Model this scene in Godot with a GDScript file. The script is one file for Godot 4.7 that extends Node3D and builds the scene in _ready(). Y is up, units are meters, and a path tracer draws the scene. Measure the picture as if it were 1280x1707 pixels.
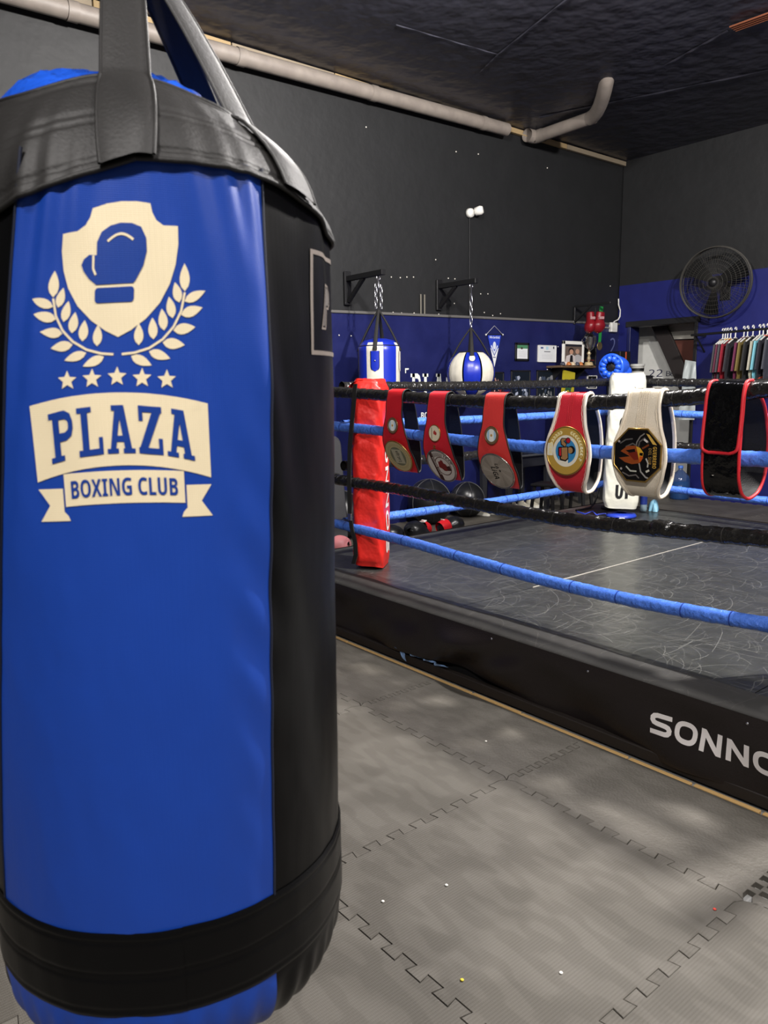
extends Node3D
# A boxing gym: a blue heavy bag close by, the ring with championship belts on its ropes, gear along the far walls.

const FOCAL := 1275.0
const EYE := Vector3(0, 1.63, 0)
var view := Basis(Vector3.UP, deg_to_rad(-39.3)) * Basis(Vector3.RIGHT, deg_to_rad(-9.27)) * Basis(Vector3.BACK, -0.012)

const WALL_Z := -7.0      # wall with the hanging bags
const WALL_X := 10.4      # wall with the doorway and the fan
const CEIL := 4.88
const DECK := 0.37        # top of the ring platform
const NEAR_X := 3.17      # rope line of the near side
const LEFT_Z := -4.42
const FAR_X := 6.62
const RIGHT_Z := -0.95

var taken := {}
var rng := RandomNumberGenerator.new()

# ---------------------------------------------------------------- pixels to places
func ray(px: float, py: float) -> Vector3:
	return view * Vector3((px - 640.0) / FOCAL, -(py - 853.5) / FOCAL, -1.0)
func at_x(px: float, py: float, x: float) -> Vector3:
	var d := ray(px, py)
	return EYE + d * ((x - EYE.x) / d.x)
func at_y(px: float, py: float, y: float) -> Vector3:
	var d := ray(px, py)
	return EYE + d * ((y - EYE.y) / d.y)
func at_z(px: float, py: float, z: float) -> Vector3:
	var d := ray(px, py)
	return EYE + d * ((z - EYE.z) / d.z)

# ---------------------------------------------------------------- nodes
func numbered(called: String) -> String:
	if not taken.has(called):
		taken[called] = 0
		return called
	taken[called] += 1
	return "%s_%03d" % [called, taken[called]]

func meta(o: Node, label := "", category := "", group := "", kind := "") -> void:
	if label: o.set_meta("label", label)
	if category: o.set_meta("category", category)
	if group: o.set_meta("group", group)
	if kind: o.set_meta("kind", kind)

func thing(called: String, label: String, category: String, where := Vector3.ZERO, turn := 0.0, group := "") -> Node3D:
	var o := Node3D.new()
	o.name = numbered(called)
	add_child(o)
	o.position = where
	o.rotation.y = turn
	meta(o, label, category, group)
	return o

func part(parent: Node, called: String, m: Mesh, material: Material, where := Vector3.ZERO, turn := Vector3.ZERO, label := "") -> MeshInstance3D:
	var o := MeshInstance3D.new()
	o.name = called
	o.mesh = m
	o.material_override = material
	o.position = where
	o.rotation = turn
	parent.add_child(o, true)
	if label: o.set_meta("label", label)
	return o

func single(called: String, label: String, category: String, m: Mesh, material: Material, where := Vector3.ZERO, turn := Vector3.ZERO, group := "") -> MeshInstance3D:
	var o := MeshInstance3D.new()
	o.name = numbered(called)
	o.mesh = m
	o.material_override = material
	o.position = where
	o.rotation = turn
	add_child(o)
	meta(o, label, category, group)
	return o

func structure(called: String, m: Mesh, material: Material, where := Vector3.ZERO, turn := Vector3.ZERO, label := "") -> MeshInstance3D:
	var o := single(called, label, "", m, material, where, turn)
	o.set_meta("kind", "structure")
	return o

# ---------------------------------------------------------------- materials
func rgb(r: float, g: float, b: float) -> Color:
	return Color(r / 255.0, g / 255.0, b / 255.0)

func mat(color: Color, rough := 0.6, metal := 0.0, specular := 0.5) -> StandardMaterial3D:
	var m := StandardMaterial3D.new()
	m.albedo_color = color
	m.roughness = rough
	m.metallic = metal
	m.metallic_specular = specular
	return m

func noise_of(seed_: int, frequency: float, octaves := 4, kind := FastNoiseLite.TYPE_SIMPLEX_SMOOTH) -> FastNoiseLite:
	var n := FastNoiseLite.new()
	n.seed = seed_
	n.frequency = frequency
	n.noise_type = kind
	n.fractal_octaves = octaves
	return n

func noise_picture(seed_: int, frequency: float, size := 512, octaves := 4) -> Image:
	return noise_of(seed_, frequency, octaves).get_seamless_image(size, size)

func mottled(a: Color, b: Color, seed_: int, frequency: float, size := 512, octaves := 5) -> ImageTexture:
	var n := noise_picture(seed_, frequency, size, octaves)
	var im := Image.create(size, size, false, Image.FORMAT_RGB8)
	for y in size:
		for x in size:
			im.set_pixel(x, y, a.lerp(b, n.get_pixel(x, y).r))
	return ImageTexture.create_from_image(im)

func bumps(seed_: int, frequency: float, strength: float, size := 512, octaves := 4) -> ImageTexture:
	var n := noise_picture(seed_, frequency, size, octaves)
	n.convert(Image.FORMAT_RGBA8)
	n.bump_map_to_normal_map(strength)
	return ImageTexture.create_from_image(n)

func with_normal(m: StandardMaterial3D, t: Texture2D, scale := 1.0) -> StandardMaterial3D:
	m.normal_enabled = true
	m.normal_texture = t
	m.normal_scale = scale
	return m

func in_world(m: StandardMaterial3D, per_metre: float) -> StandardMaterial3D:
	m.uv1_triplanar = true
	m.uv1_world_triplanar = true
	m.uv1_scale = Vector3.ONE * per_metre
	return m

func own_space(m: StandardMaterial3D, per_metre: float) -> StandardMaterial3D:
	m.uv1_triplanar = true
	m.uv1_scale = Vector3.ONE * per_metre
	return m

# ---------------------------------------------------------------- shapes
func from_triangles(v: PackedVector3Array, uv := PackedVector2Array(), smooth := false) -> ArrayMesh:
	var st := SurfaceTool.new()
	st.begin(Mesh.PRIMITIVE_TRIANGLES)
	st.set_smooth_group(0 if smooth else -1)
	for i in v.size():
		if uv.size() == v.size(): st.set_uv(uv[i])
		st.add_vertex(v[i])
	if smooth: st.index()
	st.generate_normals()
	return st.commit()

# parametric surface: f(u, v) with u, v from 0 to 1; smooth normals come from finite differences of the surface
func grid(f: Callable, nu: int, nv: int) -> ArrayMesh:
	var p := PackedVector3Array()
	var t := PackedVector2Array()
	p.resize((nu + 1) * (nv + 1))
	t.resize(p.size())
	for j in nv + 1:
		for i in nu + 1:
			var k := j * (nu + 1) + i
			t[k] = Vector2(float(i) / nu, float(j) / nv)
			p[k] = f.call(t[k].x, t[k].y)
	var ring := p[0].distance_to(p[nu]) < 1e-5
	var normals := PackedVector3Array()
	normals.resize(p.size())
	for j in nv + 1:
		for i in nu + 1:
			var i0 := i - 1
			var i1 := i + 1
			if ring:
				if i0 < 0: i0 = nu - 1
				if i1 > nu: i1 = 1
			i0 = maxi(i0, 0)
			i1 = mini(i1, nu)
			var du := p[j * (nu + 1) + i1] - p[j * (nu + 1) + i0]
			var dv := p[mini(j + 1, nv) * (nu + 1) + i] - p[maxi(j - 1, 0) * (nu + 1) + i]
			var n := du.cross(dv)
			normals[j * (nu + 1) + i] = n.normalized() if n.length_squared() > 1e-16 else Vector3.UP
	var idx := PackedInt32Array()
	for j in nv:
		for i in nu:
			var a := j * (nu + 1) + i
			var b := a + nu + 1
			idx.append_array([a, b, a + 1, a + 1, b, b + 1])
	var arrays := []
	arrays.resize(Mesh.ARRAY_MAX)
	arrays[Mesh.ARRAY_VERTEX] = p
	arrays[Mesh.ARRAY_NORMAL] = normals
	arrays[Mesh.ARRAY_TEX_UV] = t
	arrays[Mesh.ARRAY_INDEX] = idx
	var m := ArrayMesh.new()
	m.add_surface_from_arrays(Mesh.PRIMITIVE_TRIANGLES, arrays)
	return m

func joined(list: Array) -> ArrayMesh:   # [[mesh, Transform3D], ...] as one surface
	var st := SurfaceTool.new()
	st.begin(Mesh.PRIMITIVE_TRIANGLES)
	for e in list:
		st.append_from(e[0], 0, e[1])
	return st.commit()

func moved(v: Vector3, turn := Vector3.ZERO, scale := Vector3.ONE) -> Transform3D:
	return Transform3D(Basis.from_euler(turn) * Basis.from_scale(scale), v)

# box with chamfered edges
func box(size: Vector3, bevel := 0.004) -> ArrayMesh:
	var h := size / 2.0
	var b := minf(bevel, minf(h.x, minf(h.y, h.z)) * 0.45)
	var v := PackedVector3Array()
	var axes := [Vector3.RIGHT, Vector3.UP, Vector3.BACK]
	for k in 3:
		for s in [-1.0, 1.0]:
			var n: Vector3 = axes[k] * s
			var e1: Vector3 = axes[(k + 1) % 3]
			var e2: Vector3 = axes[(k + 2) % 3]
			var d1 := absf(h.dot(e1)) - b
			var d2 := absf(h.dot(e2)) - b
			var c: Vector3 = n * absf(h.dot(axes[k]))
			var q := [c - e1 * d1 - e2 * d2, c + e1 * d1 - e2 * d2, c + e1 * d1 + e2 * d2, c - e1 * d1 + e2 * d2]
			if s > 0: q.reverse()
			v.append_array([q[0], q[1], q[2], q[0], q[2], q[3]])
	for k in 3:      # edge chamfers along axis k
		var e: Vector3 = axes[k]
		var a1: Vector3 = axes[(k + 1) % 3]
		var a2: Vector3 = axes[(k + 2) % 3]
		var l := absf(h.dot(e)) - b
		for s1 in [-1.0, 1.0]:
			for s2 in [-1.0, 1.0]:
				var p1: Vector3 = a1 * s1 * absf(h.dot(a1)) + a2 * s2 * (absf(h.dot(a2)) - b)
				var p2: Vector3 = a1 * s1 * (absf(h.dot(a1)) - b) + a2 * s2 * absf(h.dot(a2))
				var q := [p1 - e * l, p2 - e * l, p2 + e * l, p1 + e * l]
				if s1 * s2 > 0: q.reverse()
				v.append_array([q[0], q[1], q[2], q[0], q[2], q[3]])
	for sx in [-1.0, 1.0]:
		for sy in [-1.0, 1.0]:
			for sz in [-1.0, 1.0]:
				var t := [Vector3(sx * h.x, sy * (h.y - b), sz * (h.z - b)), Vector3(sx * (h.x - b), sy * h.y, sz * (h.z - b)), Vector3(sx * (h.x - b), sy * (h.y - b), sz * h.z)]
				if sx * sy * sz > 0: t.reverse()
				v.append_array(t)
	return from_triangles(v)

func slab(a: Vector3, b: Vector3, bevel := 0.004) -> Array:   # [mesh, centre] of the box between two corners
	return [box((b - a).abs(), bevel), (a + b) / 2.0]

# round tube along a path, radius may vary with radius_at(t)
func tube(path: PackedVector3Array, radius: float, sides := 12, caps := true, radius_at = null) -> ArrayMesh:
	var n := path.size()
	var v := PackedVector3Array()
	var t0 := (path[1] - path[0]).normalized()
	var up := Vector3.UP if absf(t0.y) < 0.9 else Vector3.RIGHT
	var side := t0.cross(up).normalized()
	var rings := []
	var length := 0.0
	for i in n:
		var t := (path[mini(i + 1, n - 1)] - path[maxi(i - 1, 0)]).normalized()
		side = (side - t * side.dot(t)).normalized()
		var other := t.cross(side)
		if i > 0: length += path[i].distance_to(path[i - 1])
		var ring := []
		for k in sides:
			var a := TAU * k / sides
			var r := radius
			if radius_at != null: r = radius_at.call(length, a)
			ring.append(path[i] + (side * cos(a) + other * sin(a)) * r)
		rings.append(ring)
	for i in n - 1:
		for k in sides:
			var a: Vector3 = rings[i][k]
			var b: Vector3 = rings[i][(k + 1) % sides]
			var c: Vector3 = rings[i + 1][k]
			var d: Vector3 = rings[i + 1][(k + 1) % sides]
			v.append_array([a, c, b, b, c, d])
	var m := from_triangles(v, PackedVector2Array(), true)
	if not caps:
		return m
	var w := PackedVector3Array()
	for e in [0, n - 1]:
		for k in sides:
			var q := [path[e], rings[e][k], rings[e][(k + 1) % sides]]
			if e > 0: q.reverse()
			w.append_array(q)
	return joined([[m, Transform3D()], [from_triangles(w), Transform3D()]])

func bar(a: Vector3, b: Vector3, radius: float, sides := 10) -> ArrayMesh:
	return tube(PackedVector3Array([a, b]), radius, sides)

func beam(a: Vector3, b: Vector3, w: float, h: float, bevel := 0.003) -> Array:   # square bar: [mesh, transform]
	var d := b - a
	var z := d.normalized()
	var x := Vector3.UP.cross(z)
	x = x.normalized() if x.length() > 0.01 else Vector3.RIGHT
	var y := z.cross(x)
	return [box(Vector3(w, h, d.length()), bevel), Transform3D(Basis(x, y, z), (a + b) / 2.0)]

func lathe(profile: Array, sides := 24) -> ArrayMesh:   # profile of Vector2(radius, height)
	var v := PackedVector3Array()
	for i in profile.size() - 1:
		var p: Vector2 = profile[i]
		var q: Vector2 = profile[i + 1]
		for k in sides:
			var a := TAU * k / sides
			var b := TAU * (k + 1) / sides
			var pa := Vector3(p.x * cos(a), p.y, p.x * sin(a))
			var pb := Vector3(p.x * cos(b), p.y, p.x * sin(b))
			var qa := Vector3(q.x * cos(a), q.y, q.x * sin(a))
			var qb := Vector3(q.x * cos(b), q.y, q.x * sin(b))
			if p.x > 1e-6: v.append_array([pa, pb, qa])
			if q.x > 1e-6: v.append_array([pb, qb, qa])
	return from_triangles(v, PackedVector2Array(), true)

func prism(outline: PackedVector2Array, depth: float, bevel := 0.0) -> ArrayMesh:   # outline in x, y; front at z = depth / 2
	var pts := outline
	if Geometry2D.is_polygon_clockwise(pts):
		pts = PackedVector2Array(Array(pts).slice(0))
		pts.reverse()
	var inner := pts
	if bevel > 0.0:
		var o := Geometry2D.offset_polygon(pts, -bevel, Geometry2D.JOIN_MITER)
		if o.size() == 1 and o[0].size() == pts.size(): inner = o[0]
	var v := PackedVector3Array()
	var uv := PackedVector2Array()
	var box_ := Rect2(pts[0], Vector2.ZERO)
	for p in pts: box_ = box_.expand(p)
	var face := inner if inner != pts else pts
	var idx := Geometry2D.triangulate_polygon(face)
	for s in [1.0, -1.0]:
		var f: PackedVector2Array = face if s > 0 else pts
		var ids := idx if s > 0 else Geometry2D.triangulate_polygon(pts)
		for k in range(0, ids.size(), 3):
			var tri := [f[ids[k]], f[ids[k + 1]], f[ids[k + 2]]]
			var area: float = (tri[1] - tri[0]).cross(tri[2] - tri[0])
			if (area > 0) == (s > 0): tri.reverse()
			for p: Vector2 in tri:
				v.append(Vector3(p.x, p.y, s * depth / 2.0))
				uv.append(Vector2((p.x - box_.position.x) / box_.size.x, 1.0 - (p.y - box_.position.y) / box_.size.y))
	var n := pts.size()
	var offset := 0
	if inner != pts:   # offset_polygon may start elsewhere: match by nearest corner
		var best := 1e9
		for k in n:
			if inner[k].distance_to(pts[0]) < best:
				best = inner[k].distance_to(pts[0])
				offset = k
	for i in n:
		var a := pts[i]
		var b := pts[(i + 1) % n]
		var zb := depth / 2.0 - (bevel if inner != pts else 0.0)
		var quads := [[Vector3(a.x, a.y, -depth / 2), Vector3(b.x, b.y, -depth / 2), Vector3(b.x, b.y, zb), Vector3(a.x, a.y, zb)]]
		if inner != pts:
			var c := inner[(i + offset) % n]
			var d := inner[(i + 1 + offset) % n]
			quads.append([Vector3(a.x, a.y, zb), Vector3(b.x, b.y, zb), Vector3(d.x, d.y, depth / 2), Vector3(c.x, c.y, depth / 2)])
		for q in quads:
			v.append_array([q[0], q[2], q[1], q[0], q[3], q[2]])
			for z in 6: uv.append(Vector2(0.5, 0.5))
	return from_triangles(v, uv)

func circle(r: float, n := 32, centre := Vector2.ZERO, ry := -1.0) -> PackedVector2Array:
	var p := PackedVector2Array()
	for k in n:
		var a := TAU * k / n
		p.append(centre + Vector2(cos(a) * r, sin(a) * (r if ry < 0 else ry)))
	return p

func rounded(w: float, h: float, r: float, centre := Vector2.ZERO) -> PackedVector2Array:
	var p := PackedVector2Array()
	for q in [[1, 1, 0], [-1, 1, 1], [-1, -1, 2], [1, -1, 3]]:
		for k in 5:
			var a: float = PI / 2 * (q[2] + k / 4.0)
			p.append(centre + Vector2(q[0] * (w / 2 - r), q[1] * (h / 2 - r)) + Vector2(cos(a), sin(a)) * r)
	return p

# ---------------------------------------------------------------- flat print: lists of triangles in 2D (y up), laid on a surface or into a texture
func fill(outline: PackedVector2Array) -> PackedVector2Array:
	var out := PackedVector2Array()
	for i in Geometry2D.triangulate_polygon(outline): out.append(outline[i])
	return out

func stroke(points: PackedVector2Array, w: float, closed := false) -> PackedVector2Array:
	var out := PackedVector2Array()
	var n := points.size()
	var left := []
	var right := []
	for i in n:
		var a := points[(i - 1 + n) % n] if closed or i > 0 else points[i]
		var b := points[(i + 1) % n] if closed or i < n - 1 else points[i]
		var d1 := (points[i] - a).normalized()
		var d2 := (b - points[i]).normalized()
		if d1 == Vector2.ZERO: d1 = d2
		if d2 == Vector2.ZERO: d2 = d1
		var n1 := Vector2(-d1.y, d1.x)
		var n2 := Vector2(-d2.y, d2.x)
		var m := (n1 + n2).normalized()
		m *= minf(1.0 / maxf(m.dot(n1), 0.3), 2.2)
		left.append(points[i] + m * w / 2)
		right.append(points[i] - m * w / 2)
	for i in (n if closed else n - 1):
		var j := (i + 1) % n
		out.append_array([left[i], right[i], left[j], right[i], right[j], left[j]])
	return out

var fonts := {}
func font(serif := false, bold := true) -> Font:
	var key := [serif, bold]
	if not fonts.has(key):
		var f := SystemFont.new()
		f.font_names = PackedStringArray(["Droid Serif" if serif else "Droid Sans"])
		f.font_weight = 700 if bold else 400
		fonts[key] = f
	return fonts[key]

# letters fitted to a width and height, lower left corner at the origin
func words(text: String, w: float, h: float, serif := false, bold := true) -> PackedVector2Array:
	var t := TextMesh.new()
	t.text = text
	t.font = font(serif, bold)
	t.font_size = 64
	t.depth = 0.0
	t.curve_step = 1.5
	var out := PackedVector2Array()
	var a := t.get_mesh_arrays()
	if a.is_empty(): return out
	var v: PackedVector3Array = a[Mesh.ARRAY_VERTEX]
	var idx = a[Mesh.ARRAY_INDEX]
	if idx == null or idx.size() == 0:
		idx = range(v.size())
	var r := Rect2(v[0].x, v[0].y, 0, 0)
	for p in v: r = r.expand(Vector2(p.x, p.y))
	for i in idx:
		out.append(Vector2((v[i].x - r.position.x) / r.size.x * w, (v[i].y - r.position.y) / r.size.y * h))
	return out

func shifted(t: PackedVector2Array, d: Vector2, turn := 0.0, s := 1.0) -> PackedVector2Array:
	return Transform2D(turn, Vector2(s, s), 0.0, d) * t

func bent(t: PackedVector2Array, f: Callable) -> PackedVector2Array:
	var out := PackedVector2Array()
	for p in t: out.append(f.call(p))
	return out

# split triangles until no edge is longer than most, then put every corner on the surface
func laid(t: PackedVector2Array, most: float, f: Callable) -> ArrayMesh:
	var work := t
	for pass_ in 8:
		var next := PackedVector2Array()
		var any := false
		for k in range(0, work.size(), 3):
			var a := work[k]
			var b := work[k + 1]
			var c := work[k + 2]
			var ab := a.distance_to(b)
			var bc := b.distance_to(c)
			var ca := c.distance_to(a)
			var l := maxf(ab, maxf(bc, ca))
			if l <= most:
				next.append_array([a, b, c])
				continue
			any = true
			if l == ab:
				var m := (a + b) / 2
				next.append_array([a, m, c, m, b, c])
			elif l == bc:
				var m := (b + c) / 2
				next.append_array([a, b, m, a, m, c])
			else:
				var m := (c + a) / 2
				next.append_array([a, b, m, m, b, c])
		work = next
		if not any: break
	var v := PackedVector3Array()
	for p in work: v.append(f.call(p))
	return from_triangles(v, PackedVector2Array(), true)

# a sheet of print: metres (or any unit) mapped to pixels
class Sheet:
	var im: Image
	var area: Rect2
	var over := 2
	func _init(w: int, h: int, area_: Rect2, ground: Color) -> void:
		im = Image.create(w * over, h * over, false, Image.FORMAT_RGB8)
		im.fill(ground)
		area = area_
	func paint(t: PackedVector2Array, c: Color) -> void:
		var sx := im.get_width() / area.size.x
		var sy := im.get_height() / area.size.y
		for k in range(0, t.size(), 3):
			var p := []
			for i in 3:
				p.append(Vector2((t[k + i].x - area.position.x) * sx, (area.end.y - t[k + i].y) * sy))
			p.sort_custom(func(a, b): return a.y < b.y)
			var y0 := maxi(0, int(ceil(p[0].y - 0.5)))
			var y1 := mini(im.get_height() - 1, int(floor(p[2].y - 0.5)))
			for y in range(y0, y1 + 1):
				var f := y + 0.5
				var xa: float = lerpf(p[0].x, p[2].x, (f - p[0].y) / maxf(p[2].y - p[0].y, 1e-6))
				var xb: float
				if f < p[1].y: xb = lerpf(p[0].x, p[1].x, (f - p[0].y) / maxf(p[1].y - p[0].y, 1e-6))
				else: xb = lerpf(p[1].x, p[2].x, (f - p[1].y) / maxf(p[2].y - p[1].y, 1e-6))
				var l := int(round(minf(xa, xb)))
				var r := int(round(maxf(xa, xb)))
				if r > l: im.fill_rect(Rect2i(l, y, r - l, 1), c)
	func texture() -> ImageTexture:
		im.resize(im.get_width() / over, im.get_height() / over, Image.INTERPOLATE_BILINEAR)
		return ImageTexture.create_from_image(im)

func printed(s: Sheet, rough := 0.5, metal := 0.0) -> StandardMaterial3D:
	var m := mat(Color.WHITE, rough, metal)
	m.albedo_texture = s.texture()
	m.texture_repeat = false
	return m

# a flat panel with the print on its front (facing +z), with real thickness
func panel(w: float, h: float, d := 0.004) -> ArrayMesh:
	return prism(PackedVector2Array([Vector2(-w / 2, -h / 2), Vector2(w / 2, -h / 2), Vector2(w / 2, h / 2), Vector2(-w / 2, h / 2)]), d)

# ---------------------------------------------------------------- the scene
var M := {}

func _ready() -> void:
	rng.seed = 7
	set_camera()
	set_light()
	make_materials()
	room()
	floor_mats()
	doorway()
	ceiling_fittings()
	ring()
	ring_ropes()
	heavy_bag()
	belts()
	far_wall()
	right_wall()
	behind_ring()

func set_camera() -> void:
	var c := Camera3D.new()
	c.name = "camera"
	c.transform = Transform3D(view, EYE)
	c.keep_aspect = Camera3D.KEEP_HEIGHT
	c.near = 0.05
	c.far = 100.0
	var a := CameraAttributesPhysical.new()
	var fov := 2.0 * atan(853.5 / FOCAL)
	a.frustum_focal_length = 12.0 / tan(fov / 2.0)
	a.frustum_focus_distance = 5.2
	a.exposure_aperture = 8.0
	c.attributes = a
	c.fov = rad_to_deg(fov)
	add_child(c)
	c.current = true

func set_light() -> void:
	var w := WorldEnvironment.new()
	var e := Environment.new()
	e.background_mode = Environment.BG_COLOR
	e.background_color = Color(0.0, 0.0, 0.0)
	e.tonemap_mode = Environment.TONE_MAPPER_LINEAR
	e.tonemap_exposure = 1.0
	e.sdfgi_enabled = true
	e.ssao_enabled = true
	e.ssil_enabled = true
	w.environment = e
	w.name = "surroundings"
	add_child(w)

# globe lamps under the roof; none of them stands in the picture
const LAMPS := [
	[4.8, -0.5, 42.0, "white LED globe lamp hung under the roof over the near edge of the ring"],
	[3.7, -3.75, 15.0, "white LED globe lamp hung under the roof over the red corner pad"],
	[-1.7, 0.7, 16.0, "white LED globe lamp hung under the roof beside the open mat floor"],
	[1.6, 1.9, 12.0, "white LED globe lamp hung under the roof farthest from the ring"],
]

func ceiling_lamps() -> void:
	var glow := mat(Color(0.95, 0.96, 1.0), 0.5)
	glow.emission_enabled = true
	glow.emission = Color(0.95, 0.96, 1.0)
	glow.emission_energy_multiplier = 4.0
	for l in LAMPS:
		var t := thing("ceiling_light", l[3], "ceiling light", Vector3(l[0], CEIL - 0.34, l[1]))
		part(t, "globe", lathe([Vector2(0, -0.13), Vector2(0.06, -0.115), Vector2(0.11, -0.07), Vector2(0.13, 0), Vector2(0.11, 0.07), Vector2(0.06, 0.115), Vector2(0.04, 0.12), Vector2(0, 0.12)], 24), glow)
		part(t, "lamp_holder", lathe([Vector2(0, 0.22), Vector2(0.035, 0.22), Vector2(0.05, 0.12), Vector2(0, 0.118)], 18), M.dark_steel)
		part(t, "hanging_rod", bar(Vector3(0, 0.21, 0), Vector3(0, 0.335, 0), 0.008, 8), M.dark_steel)
		var a := OmniLight3D.new()
		a.name = "lamp_light"
		a.light_energy = l[2]
		a.light_color = Color(1.0, 0.98, 0.96)
		a.light_size = 0.12
		a.omni_range = 30.0
		a.omni_attenuation = 2.0
		a.shadow_enabled = true
		t.add_child(a)

func make_materials() -> void:
	M.dark_steel = mat(rgb(26, 26, 28), 0.45, 0.3)
	M.black_paint = mat(rgb(20, 20, 22), 0.5)
	M.chrome = mat(rgb(200, 200, 205), 0.22, 1.0)
	M.white_plastic = mat(rgb(225, 224, 218), 0.45)
	M.wood = mat(rgb(206, 168, 108), 0.7)
	M.webbing = with_normal(own_space(mat(rgb(24, 23, 22), 0.75), 6.0), bumps(31, 0.2, 6.0, 256, 2), 0.5)
	var smear := bumps(11, 0.03, 10.0, 512, 4)
	M.charcoal = in_world(mat(Color.WHITE, 0.62), 0.35)
	M.charcoal.albedo_texture = mottled(rgb(17, 18, 20), rgb(22, 23, 25), 3, 0.008, 512, 4)
	with_normal(M.charcoal, smear, 0.04)
	M.navy = in_world(mat(Color.WHITE, 0.34), 0.4)
	M.navy.albedo_texture = mottled(rgb(20, 25, 72), rgb(30, 35, 86), 5, 0.01, 512, 5)
	with_normal(M.navy, smear, 0.05)
	M.blue_wall = in_world(mat(Color.WHITE, 0.5), 0.4)
	M.blue_wall.albedo_texture = mottled(rgb(15, 21, 88), rgb(23, 30, 102), 6, 0.012, 512, 5)
	M.foil = in_world(mat(rgb(68, 68, 78), 0.36, 0.5), 0.5)
	with_normal(M.foil, bumps(17, 0.012, 10.0, 512, 3), 0.35)
	M.plaster = in_world(mat(Color.WHITE, 0.8), 0.7)
	M.plaster.albedo_texture = mottled(rgb(206, 207, 202), rgb(224, 224, 219), 8, 0.02, 256, 4)
	# foam mats: ribs of a centimetre with fine cross scores, and trodden-in smudges
	var ribs := Image.create(1000, 1000, false, Image.FORMAT_RGBA8)
	for y in 1000:
		var a := 0.5 + 0.5 * cos(TAU * y / 10.0)
		for x in 1000:
			var c := 0.5 + 0.5 * cos(TAU * x / 5.0)
			var h := 0.72 * a + 0.28 * c
			ribs.set_pixel(x, y, Color(h, h, h))
	ribs.bump_map_to_normal_map(0.9)
	M.mat_ribbed = mat(Color.WHITE, 0.72)
	M.mat_ribbed.albedo_texture = smudges(41)
	with_normal(M.mat_ribbed, ImageTexture.create_from_image(ribs), 0.9)
	M.mat_smooth = mat(Color.WHITE, 0.6)
	M.mat_smooth.albedo_texture = smudges(57)
	with_normal(M.mat_smooth, bumps(58, 0.12, 3.0, 512, 3), 0.3)

func smudges(s: int) -> ImageTexture:
	# trodden-in dirt: broad stains drawn out along the mats, a fine grain
	var broad := noise_of(s, 0.0022, 2).get_seamless_image(1024, 1024)
	var wipe := noise_of(s + 1, 0.004, 2).get_seamless_image(1024, 1024)
	var fine := noise_of(s + 2, 0.25, 2).get_seamless_image(1024, 1024)
	var im := Image.create(1024, 1024, false, Image.FORMAT_RGB8)
	var dark := rgb(74, 70, 63)
	var pale := rgb(94, 90, 83)
	for y in 1024:
		for x in 1024:
			var k := 0.5 * smoothstep(0.30, 0.70, broad.get_pixel(x, y).r) + 0.35 * smoothstep(0.35, 0.65, wipe.get_pixel((x * 3) % 1024, y).r) + 0.15 * fine.get_pixel(x, y).r
			im.set_pixel(x, y, dark.lerp(pale, k))
	return ImageTexture.create_from_image(im)

# ---------------------------------------------------------------- room
const LEFT_X := -3.2
const FRONT_Z := 3.6
var door_a := 0.0       # the doorway in the right wall: from z door_a to door_b, up to door_top
var door_b := 0.0
var door_top := 2.54

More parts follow.
